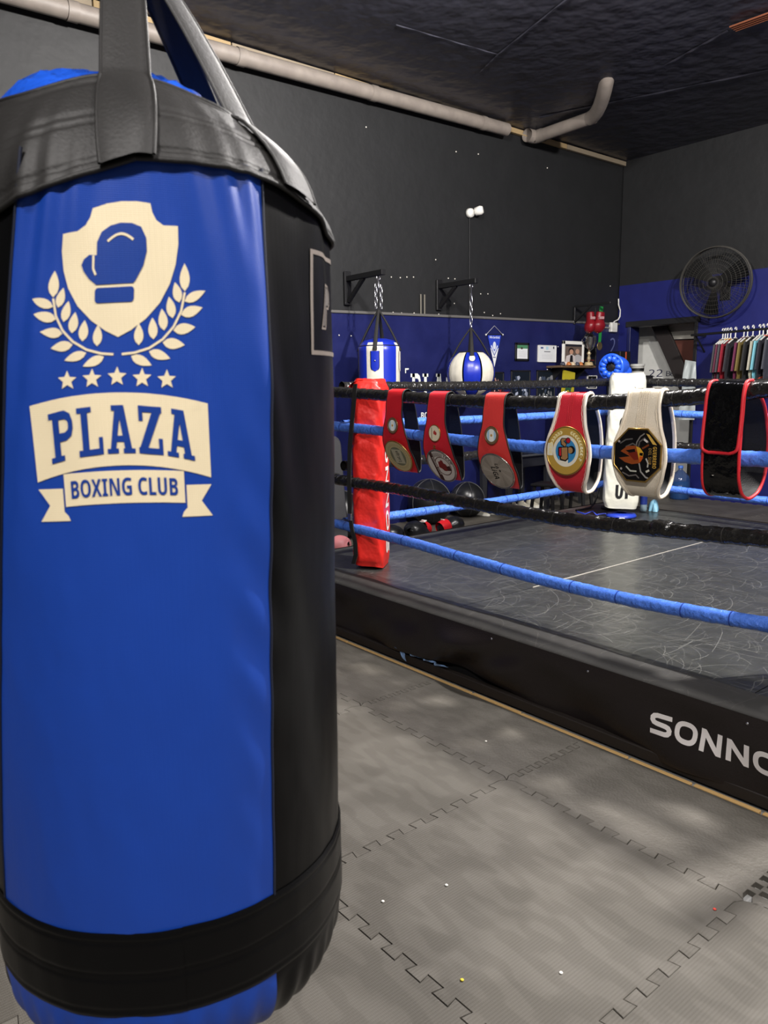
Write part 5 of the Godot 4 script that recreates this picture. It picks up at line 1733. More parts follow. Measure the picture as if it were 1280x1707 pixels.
	part(sign_, "lettering", laid(words("BOXING CLUB", 0.62, 0.075), 1.0, func(q: Vector2) -> Vector3: return Vector3(0.17 + q.x, -0.19 + q.y, 0.003)), paint)
	for e in [[676, 615, 1, -1], [700, 702, 1, 1], [764, 699, -1, 1]]:
		var c := on_wall(e[0], e[1], 0.003) - s0
		part(sign_, "corner_mark", laid(stroke(PackedVector2Array([Vector2(0.05 * e[2], 0), Vector2(0, 0), Vector2(0, 0.05 * e[3])]), 0.016), 1.0, func(q: Vector2) -> Vector3: return c + Vector3(q.x, q.y, 0)), paint)

	# pennant on its cord
	var pn := thing("pennant", "blue and white triangular pennant hanging from a cord", "pennant", on_wall(824, 612, 0.012))
	o = pn.position
	var pa := on_wall(810, 558, 0.012) - o
	var pb := on_wall(838, 558, 0.012) - o
	var ps := Sheet.new(192, 288, Rect2(-0.5, 0, 1, 1), rgb(36, 62, 178))
	ps.paint(PackedVector2Array([Vector2(-0.5, 0), Vector2(0.5, 0), Vector2(0, 0.44), Vector2(-0.5, 0), Vector2(0, 0.44), Vector2(-0.5, 0.70), Vector2(0.5, 0), Vector2(0.5, 0.70), Vector2(0, 0.44)]), rgb(226, 228, 230))
	ps.paint(centred(words("Villa Sarsfield", 0.74, 0.075), Vector2(0, 0.91)), rgb(236, 238, 240))
	ps.paint(stroke(PackedVector2Array([Vector2(-0.24, 0.66), Vector2(0, 0.44), Vector2(0.24, 0.66)]), 0.06), rgb(206, 212, 226))
	ps.paint(stroke(PackedVector2Array([Vector2(-0.2, 0.54), Vector2(0, 0.36), Vector2(0.2, 0.54)]), 0.05), rgb(120, 128, 170))
	ps.paint(fill(circle(0.12, 16, Vector2(0, 0.66))), rgb(206, 212, 226))
	ps.paint(stroke(PackedVector2Array([Vector2(-0.1, 0.3), Vector2(0.1, 0.3)]), 0.03), rgb(90, 90, 120))
	part(pn, "cloth", prism(PackedVector2Array([Vector2(pa.x + 0.03, pa.y), Vector2(pb.x - 0.03, pb.y), Vector2(0, 0)]), 0.003), printed(ps, 0.6))
	part(pn, "rod", bar(pa, pb, 0.007, 8), M.black_paint)
	for p in [pa, pb]: part(pn, "rod_end", lathe([Vector2(0, 0.016), Vector2(0.014, 0), Vector2(0, -0.016)], 10), M.white_plastic, p)
	var peak := on_wall(824, 543, 0.012) - o
	part(pn, "cord", tube(PackedVector3Array([pa, peak, pb]), 0.003, 6), mat(rgb(190, 190, 196), 0.7))

	# certificates and photographs
	framed(on_wall(858, 571), on_wall(880, 602), 0.03, M.black_paint, "green topped document in a black frame beside the pennant", func(s: Sheet) -> void:
		s.paint(quad(0, 1, 0.72, 1), rgb(74, 128, 92))
		s.paint(fill(circle(0.1, 14, Vector2(0.45, 0.74), 0.07)), rgb(60, 50, 40))
		for k in 7: s.paint(quad(0.18, 0.82, 0.18 + 0.06 * k, 0.19 + 0.06 * k), rgb(170, 172, 172)))
	framed(on_wall(896, 575), on_wall(925, 604), 0.006, M.white_plastic, "white printed certificate pinned on the navy wall", func(s: Sheet) -> void:
		s.paint(quad(0.12, 0.27, 0.8, 0.9), rgb(60, 80, 130))
		s.paint(quad(0.42, 0.56, 0.74, 0.93), rgb(170, 205, 220))
		s.paint(quad(0.83, 0.90, 0.8, 0.94), rgb(50, 52, 60))
		s.paint(quad(0.32, 0.68, 0.6, 0.645), rgb(70, 72, 84))
		for k in 5: s.paint(quad(0.2, 0.8, 0.2 + 0.06 * k, 0.21 + 0.06 * k), rgb(176, 178, 184)))
	for e in [[819, 620, 838, 668, "dark framed photograph of red clad figures partly behind the ball bag", 0], [851, 617, 882, 668, "dark framed photograph of pale boxing figures under the black framed document", 1], [894, 617, 923, 668, "dark framed photograph of a pale crowded group under the white certificate", 2]]:
		framed(on_wall(e[0], e[1]), on_wall(e[2], e[3]), 0.02, M.black_paint, e[4], func(s: Sheet) -> void:
			s.paint(quad(0, 1, 0, 1), rgb(16, 24, 34))
			var r2 := RandomNumberGenerator.new()
			r2.seed = 900 + e[5]
			for k in 22:
				var c := Vector2(r2.randf_range(0.15, 0.85), r2.randf_range(0.08, 0.78))
				var p := PackedVector2Array()
				for q in 7: p.append(c + Vector2(r2.randf_range(0.03, 0.13), 0).rotated(TAU * q / 7.0) * Vector2(0.9, 1.1))
				s.paint(fill(p), [rgb(200, 150, 140), rgb(178, 186, 206), rgb(206, 208, 212)][e[5]].darkened(r2.randf_range(0.0, 0.5)) if k % 3 else rgb(150, 40, 44) if e[5] == 0 else rgb(60, 70, 90)))

	# small white lamp with its wire
	var cam := thing("wall_lamp", "small pale twin spot lamp high on the charcoal wall", "lamp", at_z(785, 356, WALL_Z))
	part(cam, "base", lathe([Vector2(0, 0.05), Vector2(0.05, 0.045), Vector2(0.06, 0.0), Vector2(0, 0)], 18), M.white_plastic, Vector3(-0.03, 0, 0), Vector3(PI / 2, 0, 0))
	part(cam, "head", lathe([Vector2(0, 0.10), Vector2(0.04, 0.10), Vector2(0.055, 0.07), Vector2(0.05, 0.0), Vector2(0, 0)], 18), M.white_plastic, Vector3(0.045, 0.02, 0.03), Vector3(PI / 2 - 0.2, 0.5, 0))
	part(cam, "lens", lathe([Vector2(0, 0.006), Vector2(0.018, 0.004), Vector2(0.022, 0)], 12), mat(rgb(60, 58, 54), 0.2), Vector3(0.085, 0.035, 0.115), Vector3(PI / 2 - 0.2, 0.5, 0))
	part(cam, "wire", bar(Vector3(-0.03, -0.05, 0.006), Vector3(-0.028, -1.22, 0.006), 0.004, 6), M.black_paint)

	# bright screws and plugs left in the wall
	var stud := lathe([Vector2(0, 0.008), Vector2(0.007, 0.006), Vector2(0.009, 0.0), Vector2(0, 0)], 9)
	var stud_m := mat(rgb(214, 210, 200), 0.4)
	for e in [[652, 462], [667, 463], [678, 462], [689, 462], [747, 464], [758, 465], [726, 433], [655, 521], [669, 522], [690, 522], [731, 524], [757, 506], [801, 490], [813, 490], [807, 521], [821, 526], [834, 523], [565, 559], [585, 560], [678, 616], [912, 616], [919, 614], [930, 578], [1017, 545 - 68], [300, 150], [372, 160], [610, 212], [760, 253], [797, 257], [912, 280]]:
		var p := at_z(e[0], e[1], WALL_Z - 0.012 if e[1] < 526 else WALL_Z + 0.016)
		single("wall_plug", "bright screw or plug left standing in the wall", "screw", stud, stud_m, p, Vector3(PI / 2, 0, 0), "screws and plugs in the back wall")
	var strips := thing("metal_strip_pair", "pair of short bare metal strips on the charcoal wall between the bags", "metal strip", at_z(701, 522, WALL_Z))
	for s in [0.0, 0.06]: part(strips, "strip", box(Vector3(0.022, 0.24, 0.012), 0.003), mat(rgb(120, 116, 106), 0.5, 0.5), Vector3(s, 0.1, 0.006))

	# third bracket with gloves and a medal
	var bw := at_z(956, 511, WALL_Z)
	var br := thing("glove_bracket", "thin black wall bracket where the red gloves and medal hang", "bracket", Vector3(bw.x, bw.y - 0.25, WALL_Z))
	for e in [[Vector3(0, 0, 0.02), Vector3(0, 0.25, 0.02)], [Vector3(0, 0.25, 0.02), Vector3(0, 0.25, 0.62)], [Vector3(0, 0.03, 0.02), Vector3(0, 0.24, 0.30)]]:
		var bm := beam(e[0], e[1], 0.03, 0.03)
		part(br, "bar", bm[0], M.dark_steel).transform = bm[1]
	var gz := WALL_Z + 0.45
	var gp := at_z(984, 540, gz)
	var gl := thing("boxing_gloves", "pair of dark red boxing gloves hanging by the wall bracket", "gloves", gp)
	var red := mat(rgb(120, 12, 24), 0.4)
	for s in [0.0, 1.0]:
		part(gl, "glove", glove_mesh(0.15), red, Vector3(0.09 * s, 0.0, 0.08 * s), Vector3(PI, 0.9 - s, 0.12))
		part(gl, "cuff_label", prism(rounded(0.07, 0.035, 0.006), 0.004), mat(rgb(150, 110, 112), 0.5), Vector3(0.09 * s - 0.035, 0.075, 0.08 * s + 0.062), Vector3(0.0, -0.6, 0))
	part(gl, "lace", bar(Vector3(0.05, 0.12, 0.04), Vector3(0.05, at_z(984, 513, gz).y - gp.y, 0.04), 0.005, 6), M.webbing)
	var md := thing("medal", "round medal on a long bright green ribbon", "medal", at_z(999, 577, gz - 0.1))
	var rib := at_z(1001, 511, gz - 0.1) - md.position
	part(md, "ribbon", grid(func(u: float, v: float) -> Vector3: return Vector3(lerpf(-0.032, 0.032, u), 0.05, 0).lerp(rib + Vector3(lerpf(-0.045, 0.045, u), 0, 0.01), v) + Vector3(0, 0, 0.004 * sin(v * 9.0)), 6, 20), mat(rgb(38, 146, 66), 0.5))
	part(md, "disc", lathe([Vector2(0, 0.006), Vector2(0.045, 0.006), Vector2(0.058, 0.009), Vector2(0.06, 0.0), Vector2(0, 0)], 24), mat(rgb(156, 138, 100), 0.3, 0.8), Vector3.ZERO, Vector3(PI / 2, 0, 0))

	# shelf with trophy and photographs
	var sa := on_wall(935, 610)
	var sb := on_wall(995, 610)
	var shelf_z := WALL_Z + 0.27
	sa = at_z(935, 609, shelf_z)
	sb = at_z(992, 609, shelf_z)
	var sh := thing("wall_shelf", "narrow wooden shelf carrying the trophy and framed photograph", "shelf", Vector3((sa.x + sb.x) / 2, sa.y - 0.03, WALL_Z))
	part(sh, "board", box(Vector3(sb.x - sa.x, 0.03, 0.27), 0.004), mat(rgb(96, 76, 56), 0.6), Vector3(0, 0.015, 0.15))
	for s in [-0.25, 0.25]: part(sh, "shelf_bracket", prism(PackedVector2Array([Vector2(0, 0), Vector2(0.2, 0), Vector2(0, -0.2)]), 0.02), M.dark_steel, Vector3(s, 0, 0.015), Vector3(0, -PI / 2, 0))
	var fy := sa.y + 0.002
	var fa := at_z(937, 568, shelf_z - 0.05)
	var fb := at_z(971, 606, shelf_z - 0.05)
	framed(fa, Vector3(fb.x, fy, fb.z), 0.045, M.white_plastic, "white framed photograph of two smiling people standing on the shelf", func(s: Sheet) -> void:
		s.paint(quad(0, 1, 0, 1), rgb(98, 84, 76))
		s.paint(quad(0, 1, 0.84, 1), rgb(34, 34, 42))
		s.paint(fill(circle(0.15, 16, Vector2(0.38, 0.62), 0.16)), rgb(30, 24, 24))
		s.paint(fill(circle(0.11, 16, Vector2(0.39, 0.57), 0.13)), rgb(184, 140, 116))
		s.paint(fill(circle(0.11, 16, Vector2(0.72, 0.60), 0.13)), rgb(176, 140, 120))
		s.paint(fill(PackedVector2Array([Vector2(0.05, 0.0), Vector2(0.12, 0.36), Vector2(0.4, 0.46), Vector2(0.6, 0.36), Vector2(0.62, 0.0)])), rgb(196, 188, 186))
		s.paint(fill(PackedVector2Array([Vector2(0.30, 0.0), Vector2(0.34, 0.40), Vector2(0.46, 0.40), Vector2(0.5, 0.0)])), rgb(30, 28, 32))
		s.paint(fill(PackedVector2Array([Vector2(0.62, 0.0), Vector2(0.6, 0.4), Vector2(0.75, 0.46), Vector2(0.95, 0.36), Vector2(0.98, 0.0)])), rgb(172, 170, 172)), true)
	framed(at_z(968, 577, shelf_z - 0.16), Vector3(at_z(992, 600, shelf_z - 0.16).x, fy, shelf_z - 0.16), 0.02, M.black_paint, "small dark framed picture standing behind the trophy", func(s: Sheet) -> void:
		s.paint(quad(0, 1, 0, 1), rgb(24, 26, 36))
		s.paint(quad(0.1, 0.9, 0.25, 0.3), rgb(120, 40, 30)), true)
	var tz := shelf_z - 0.02
	var tb := at_z(981, 607, tz)
	var tr := thing("trophy", "silver cup trophy with two looping handles on the shelf", "trophy", Vector3(tb.x, fy, tz))
	var hgt := at_z(981, 553, tz).y - fy
	var silver := mat(rgb(190, 190, 188), 0.16, 1.0)
	part(tr, "base", lathe([Vector2(0, 0.05), Vector2(0.05, 0.05), Vector2(0.06, 0.03), Vector2(0.07, 0.0), Vector2(0, 0)], 20), mat(rgb(180, 160, 120), 0.3))
	part(tr, "stem", lathe([Vector2(0.012, 0.05), Vector2(0.03, hgt * 0.22), Vector2(0.014, hgt * 0.30), Vector2(0.034, hgt * 0.36), Vector2(0.014, hgt * 0.42)], 18), mat(rgb(210, 190, 150), 0.2, 0.6))
	part(tr, "cup", lathe([Vector2(0.014, hgt * 0.42), Vector2(0.06, hgt * 0.50), Vector2(0.085, hgt * 0.64), Vector2(0.095, hgt * 0.82), Vector2(0.10, hgt * 0.84), Vector2(0.07, hgt * 0.90), Vector2(0.03, hgt * 0.95), Vector2(0.0, hgt)], 24), silver)
	for s in [-1.0, 1.0]:
		var pts := PackedVector3Array()
		for k in 17:
			var a := k / 16.0
			pts.append(Vector3(s * (0.07 + 0.10 * sin(a * PI)), hgt * (0.52 + 0.44 * a) + 0.02 * sin(a * PI * 2.0), 0))
		part(tr, "handle", tube(pts, 0.007, 8), silver)
	# rosette of small ornaments along the shelf edge
	for e in [[943, 605, "dark"], [953, 606, "orange"], [960, 604, "pale"], [967, 606, "dark"], [973, 602, "orange"]]:
		var p := at_z(e[1 - 1], e[1], shelf_z + 0.05)
		var cc: Color = {"dark": rgb(70, 72, 84), "orange": rgb(190, 118, 66), "pale": rgb(206, 186, 158)}[e[2]]
		single("shelf_ornament", "small %s medal ornament lying at the edge of the trophy shelf" % e[2], "ornament", lathe([Vector2(0, 0.05), Vector2(0.02, 0.045), Vector2(0.035, 0.02), Vector2(0.04, 0.0), Vector2(0, 0)], 9), mat(cc, 0.4, 0.2), Vector3(p.x, fy, shelf_z + 0.0), Vector3.ZERO, "small ornaments on the trophy shelf")
	# boards and packets below the shelf
	framed(on_wall(978, 626), on_wall(993, 648), 0.012, M.white_plastic, "small white edged dark picture under the trophy shelf", func(s: Sheet) -> void:
		s.paint(quad(0, 1, 0, 1), rgb(18, 18, 22))
		s.paint(fill(PackedVector2Array([Vector2(0.2, 0.05), Vector2(0.3, 0.5), Vector2(0.45, 0.9), Vector2(0.6, 0.5), Vector2(0.85, 0.1)])), rgb(150, 150, 156)))
	var yl := thing("yellow_board", "leaning yellow board with a dark green figure below the shelf", "board", at_z(936, 690, WALL_Z + 0.2))
	var ys := Sheet.new(96, 192, Rect2(0, 0, 1, 1), rgb(176, 164, 40))
	ys.paint(fill(PackedVector2Array([Vector2(0.2, 0.5), Vector2(0.3, 0.72), Vector2(0.6, 0.78), Vector2(0.8, 0.66), Vector2(0.7, 0.5), Vector2(0.5, 0.56)])), rgb(40, 84, 54))
	ys.paint(quad(0.1, 0.9, 0.1, 0.4), rgb(196, 184, 60))
	var yh := at_z(951, 619, WALL_Z + 0.1).y - yl.position.y
	part(yl, "panel", panel(0.26, yh, 0.02), printed(ys, 0.5), Vector3(0.12, yh / 2, 0), Vector3(-0.05, 0, -0.14))
	# white switch box, conduit and loose cable by the corner
	var jb := thing("junction_box", "small white electrical box with a cable by the wall corner", "electrical box", at_z(1018, 546, WALL_Z))
	part(jb, "box", box(Vector3(0.15, 0.14, 0.06), 0.008), M.white_plastic, Vector3(0, 0, 0.04))
	part(jb, "conduit", bar(Vector3(-0.32, -0.01, 0.03), Vector3(-0.07, -0.01, 0.03), 0.012, 8), mat(rgb(150, 150, 148), 0.5))
	var cable := PackedVector3Array()
	var jo := jb.position
	for e in [[1021, 540], [1024, 536], [1030, 533], [1033, 528], [1034, 518], [1031, 508], [1031, 498]]: cable.append(at_z(e[0], e[1], WALL_Z + 0.03) - jo)
	part(jb, "cable", tube(cable, 0.01, 8), M.white_plastic)
	# chalked number on the navy wall by the corner
	var ch := thing("chalk_writing", "faint chalked number 22 on the navy wall by the corner", "wall writing", on_wall(1016, 590))
	for k in 2: part(ch, "numeral", laid(words("2", 0.13, 0.24, false, false), 1.0, func(q: Vector2) -> Vector3: return Vector3(q.x + 0.2 * k, q.y, 0.003)), mat(rgb(92, 100, 148), 0.8))

func strap_between(a: Vector3, b: Vector3, w: float, turn: float) -> ArrayMesh:
	var side := Vector3(cos(turn), 0, -sin(turn))
	var out := Vector3(sin(turn), 0, cos(turn))
	return grid(func(u: float, v: float) -> Vector3:
		var a2 := u * TAU
		var c := a.lerp(b, v) + out * 0.012 * sin(v * PI)
		return c + side * (w / 2 * signf(cos(a2)) * pow(absf(cos(a2)), 0.4)) * lerpf(1.0, 0.55, v) + out * 0.012 * sin(a2), 12, 12)

func framed(a: Vector3, b: Vector3, border: float, frame: Material, label: String, draw: Callable, stands := false) -> void:
	# a: upper left, b: lower right
	var w := absf(b.x - a.x)
	var h := absf(a.y - b.y)
	var c := Vector3((a.x + b.x) / 2, (a.y + b.y) / 2, a.z)
	var t := thing("picture_frame", label, "picture", c - Vector3(0, h / 2, 0))
	var m := Vector3(0, h / 2, 0)
	var s := Sheet.new(128, 128, Rect2(0, 0, 1, 1), rgb(222, 224, 226))
	draw.call(s)
	part(t, "sheet", panel(w - border * 1.4, h - border * 1.4, 0.006), printed(s, 0.35), m + Vector3(0, 0, 0.012))
	part(t, "backing", box(Vector3(w - 0.004, h - 0.004, 0.012), 0.001), M.black_paint, m)
	for e in [[0, 1, w, border], [0, -1, w, border], [1, 0, border, h], [-1, 0, border, h]]:
		part(t, "frame_bar", box(Vector3(e[2], e[3], 0.026), 0.003), frame, m + Vector3(e[0] * (w - border) / 2, e[1] * (h - border) / 2, 0.008))
	if stands: part(t, "prop", box(Vector3(0.03, h * 0.6, 0.008), 0.002), M.black_paint, Vector3(0, h * 0.3, -0.03), Vector3(0.12, 0, 0))

func glove_mesh(s: float) -> ArrayMesh:   # fist up (+y), cuff below
	return grid(func(u: float, v: float) -> Vector3:
		var a := u * TAU
		var y := lerpf(-1.1, 0.85, v)
		var r := 0.40 + 0.06 * sin(v * 3.0)
		if v > 0.35: r = lerpf(0.42, 0.62, smoothstep(0.35, 0.65, v)) * sqrt(maxf(1.0 - pow(maxf(v - 0.62, 0.0) / 0.38, 2.2), 0.0))
		if v < 0.02: r *= 0.2
		var x := r * cos(a) * 1.05
		var z := r * sin(a) * 0.85
		# thumb bulge on one side
		var th := exp(-pow(wrapf(a - 0.2, -PI, PI) / 0.5, 2.0)) * exp(-pow((v - 0.52) / 0.16, 2.0))
		x += 0.28 * th * cos(0.2)
		z += 0.28 * th * sin(0.2) + 0.1 * smoothstep(0.5, 1.0, v)
		return Vector3(x, y, z) * s, 28, 28)

# ---------------------------------------------------------------- wall with the doorway, fan and clothes
func right_wall() -> void:
	# caged wall fan
	var c := at_x(1192, 471, WALL_X - 0.30)
	var t := thing("wall_fan", "big dark caged wall fan over the doorway", "fan", c)
	var aim := Basis(Vector3.UP, -PI / 2 + 0.16) * Basis(Vector3.RIGHT, 0.10)
	var home := Transform3D(aim, Vector3.ZERO)
	var wire := mat(rgb(56, 54, 50), 0.6, 0.2)
	var R := 0.455
	var rings := []
	for e in [[R, 0.0, 0.011], [R * 0.99, 0.05, 0.006], [R * 0.99, -0.06, 0.006]]: part(t, "cage_ring", torus(e[0], e[2], 64, 8), wire).transform = home * moved(Vector3(0, 0, e[1]), Vector3(PI / 2, 0, 0))
	for k in 7: part(t, "cage_ring", torus(R * (0.16 + 0.12 * k), 0.002, 48, 5), wire).transform = home * moved(Vector3(0, 0, 0.10 - 0.06 * pow((0.16 + 0.12 * k), 2.0)), Vector3(PI / 2, 0, 0))
	var spoke_list := []
	for k in 72:
		var a := TAU * k / 72.0
		var d := Vector3(cos(a), sin(a), 0)
		var pts := PackedVector3Array()
		for q in 6:
			var f := lerpf(0.12, 1.0, q / 5.0)
			pts.append(d * R * f + Vector3(0, 0, 0.10 - 0.06 * f * f - 0.04 * pow(f, 8.0)))
		spoke_list.append([tube(pts, 0.0016, 4, false), Transform3D()])
	var sp := part(t, "cage_spokes", joined(spoke_list), wire)
	sp.transform = home
	var back_list := []
	for k in 24:
		var a := TAU * k / 24.0
		back_list.append([bar(Vector3(cos(a), sin(a), 0) * 0.08 + Vector3(0, 0, -0.16), Vector3(cos(a), sin(a), 0) * R + Vector3(0, 0, -0.02), 0.002, 4), Transform3D()])
	part(t, "back_cage", joined(back_list), wire).transform = home
	for k in 3:
		var a0 := TAU * k / 3.0 + 0.4
		part(t, "blade", grid(func(u: float, v: float) -> Vector3:
			var rr := lerpf(0.06, R * 0.92, v)
			var a := a0 + lerpf(-0.42, 0.42, u) * (1.0 - 0.35 * v)
			return Vector3(cos(a) * rr, sin(a) * rr, lerpf(-0.045, 0.045, u)), 8, 10), mat(rgb(19, 19, 19), 0.7, 0.0, 0.2)).transform = home
	part(t, "hub_cap", lathe([Vector2(0, 0.12), Vector2(0.04, 0.115), Vector2(0.058, 0.09), Vector2(0.06, 0.0)], 20), M.dark_steel).transform = home * moved(Vector3.ZERO, Vector3(PI / 2, 0, 0))
	part(t, "motor", lathe([Vector2(0, 0.0), Vector2(0.085, 0.0), Vector2(0.09, -0.12), Vector2(0.06, -0.16), Vector2(0, -0.16)], 20), M.dark_steel).transform = home * moved(Vector3(0, 0, -0.05), Vector3(PI / 2, 0, 0))
	var arm := beam(Vector3(0.12, 0, 0), Vector3(0.28, -0.1, 0), 0.05, 0.05)
	part(t, "wall_arm", arm[0], M.dark_steel).transform = arm[1]
	part(t, "wall_plate", box(Vector3(0.02, 0.22, 0.14), 0.004), M.dark_steel, Vector3(0.288, -0.1, 0))

	# clothes rail with shirts
	var rx := WALL_X - 0.32
	var ra := at_x(1152, 559, rx)
	var rb := at_x(1280, 545, rx)
	var rail := thing("clothes_rail", "dark clothes rail fixed to the blue wall beside the doorway", "clothes rail", Vector3(rx, ra.y, ra.z))
	var far_end := Vector3(rx, rb.y, rb.z + 0.9) - rail.position
	part(rail, "rail", bar(Vector3.ZERO, far_end, 0.016, 12), M.dark_steel)
	for f in [0.02, 0.5, 0.98]:
		var p: Vector3 = far_end * f
		var bm := beam(p, p + Vector3(0.315, 0.0, 0), 0.025, 0.025)
		part(rail, "rail_arm", bm[0], M.dark_steel).transform = bm[1]
		bm = beam(p + Vector3(0.05, -0.01, 0), p + Vector3(0.31, -0.22, 0), 0.02, 0.02)
		part(rail, "rail_brace", bm[0], M.dark_steel).transform = bm[1]
	var shirts := [[1205, rgb(58, 58, 62), rgb(150, 110, 50), "charcoal shirt with a mustard hem"], [1209, rgb(88, 30, 52), rgb(58, 40, 66), "plum shirt with a purple hem"], [1213, rgb(62, 60, 66), rgb(200, 150, 60), "grey shirt with an amber hem"], [1218, rgb(140, 14, 34), rgb(214, 140, 40), "crimson shirt with an orange hem"], [1226, rgb(38, 36, 42), rgb(40, 30, 40), "black shirt with a red collar line"],
		[1240, rgb(96, 28, 62), rgb(80, 30, 50), "wine purple shirt with a pale shoulder"], [1246, rgb(112, 96, 44), rgb(60, 34, 40), "olive gold shirt with a brown hem"], [1255, rgb(30, 31, 32), rgb(28, 28, 30), "plain black long shirt"], [1266, rgb(176, 170, 152), rgb(200, 196, 180), "beige shirt with a cream hem"], [1272, rgb(116, 186, 204), rgb(150, 176, 176), "pale turquoise shirt with a white chest"], [1279, rgb(36, 34, 44), rgb(206, 80, 52), "black shirt with an orange hem"], [1290, rgb(60, 62, 70), rgb(60, 62, 70), "slate grey shirt"]]
	for k in shirts.size():
		var e: Array = shirts[k]
		var hz := at_x(e[0], 555, rx).z
		var f := (hz - ra.z) / (rb.z - ra.z)
		shirt(Vector3(rx, lerpf(ra.y, rb.y, f) + 0.018, hz), e[1], e[2], e[3], 160 + k)

	# tub, bottle of the pail, sheet of plastic
	var px := WALL_X - 0.24
	var tub_p := at_x(1062, 625, px)
	var st := thing("cupboard", "low dark cupboard under the white tub beside the doorway", "cupboard", Vector3(px, 0, tub_p.z))
	part(st, "carcass", box(Vector3(0.4, tub_p.y - 0.01, 0.28), 0.006), mat(rgb(28, 28, 34), 0.6), Vector3(0, (tub_p.y - 0.01) / 2 + 0.001, 0))
	for s in [-0.07, 0.07]:
		var dr := part(st, "door", box(Vector3(0.018, tub_p.y - 0.1, 0.13), 0.004), mat(rgb(34, 34, 42), 0.55), Vector3(-0.208, tub_p.y / 2, s))
		part(dr, "knob", lathe([Vector2(0, 0.02), Vector2(0.012, 0.016), Vector2(0.008, 0.0), Vector2(0, 0)], 10), M.chrome, Vector3(-0.01, 0.1, -signf(s) * 0.045), Vector3(0, 0, PI / 2))
	var tub := thing("tub", "white plastic tub with a black label band by the doorway", "tub", tub_p)
	part(tub, "body", lathe([Vector2(0, 0.0), Vector2(0.085, 0.0), Vector2(0.095, 0.13), Vector2(0.1, 0.132)], 24), M.white_plastic)
	part(tub, "lid", lathe([Vector2(0.103, 0.128), Vector2(0.104, 0.15), Vector2(0.095, 0.158), Vector2(0, 0.158)], 24), mat(rgb(196, 196, 192), 0.5))
	part(tub, "label_band", lathe([Vector2(0.0925, 0.055), Vector2(0.0955, 0.095)], 24), M.black_paint)
	var paper := thing("plastic_sheet", "crumpled translucent grey plastic sheet leaning in the doorway", "plastic sheet", at_x(1148, 700, WALL_X - 0.12))
	var pq := [at_x(1142, 600, WALL_X - 0.05), at_x(1160, 603, WALL_X - 0.05), at_x(1158, 700, WALL_X - 0.12), at_x(1130, 700, WALL_X - 0.12)]
	part(paper, "sheet", grid(func(u: float, v: float) -> Vector3:
		var p: Vector3 = pq[0].lerp(pq[1], u).lerp(pq[3].lerp(pq[2], u), v)
		return p - paper.position + Vector3(-0.02 * sin(u * 9.0 + v * 5.0) * sin(v * 7.0), 0, 0), 12, 24), mat(rgb(176, 184, 184), 0.3))

func shirt(where: Vector3, color: Color, hem_color: Color, look: String, seed_: int) -> void:
	var t := thing("hanging_shirt", look + " on a white hanger", "shirt", where, 0.0, "shirts on the clothes rail")
	var hook := PackedVector3Array()
	for k in 13:
		var a := PI * 1.25 * k / 12.0
		hook.append(Vector3(0.022 * cos(a - 0.6), 0.022 * sin(a - 0.6) , 0))
	hook.reverse()
	hook.append(Vector3(0.0, -0.06, 0))
	hook.append(Vector3(0, -0.11, 0))
	var hg := part(t, "hanger", joined([[tube(hook, 0.008, 8), Transform3D()], [bar(Vector3(0, -0.105, 0), Vector3(-0.19, -0.19, 0), 0.010, 8), Transform3D()], [bar(Vector3(0, -0.105, 0), Vector3(0.19, -0.19, 0), 0.010, 8), Transform3D()]]), M.white_plastic)
	var n := noise_of(seed_, 4.0, 2)
	var half := 0.235
	var thick := 0.010
	var drop := 0.66
	var cloth := func(u: float, v: float) -> Vector3:
		var a := u * TAU
		var w := half * lerpf(0.34, 1.0, smoothstep(0.0, 0.16, v)) * (1.0 - 0.06 * v)
		var y := -0.125 - drop * v - 0.045 * pow(absf(cos(a)), 2.0) * smoothstep(0.0, 0.12, v)
		var d := thick * (0.5 + 0.5 * v) * smoothstep(-0.02, 0.1, v)
		return Vector3(w * cos(a), y, d * sin(a) + 0.006 * n.get_noise_2d(cos(a) * 1.4, v * 1.6))
	part(t, "shirt_body", grid(func(u: float, v: float) -> Vector3: return cloth.call(u, v * 0.76), 40, 26), mat(color, 0.8))
	part(t, "shirt_hem", grid(func(u: float, v: float) -> Vector3: return cloth.call(u, lerpf(0.76, 1.0, v)), 40, 8), mat(hem_color, 0.8))
	for s in [-1.0, 1.0]:
		part(t, "sleeve", grid(func(u: float, v: float) -> Vector3:
			var a := u * TAU
			var c := Vector3(s * lerpf(half * 0.86, half + 0.03, v), -0.19 - 0.36 * v, 0.004)
			return c + Vector3(0.034 * cos(a), 0, 0.013 * sin(a) * (1.0 - 0.2 * v)), 16, 8), mat(color.lightened(0.06), 0.8))
	part(t, "collar", torus(0.075, 0.009, 20, 6), mat(hem_color.lightened(0.15), 0.8), Vector3(0, -0.125, 0), Vector3(0.1, 0, 0)).scale = Vector3(1, 1, 0.2)

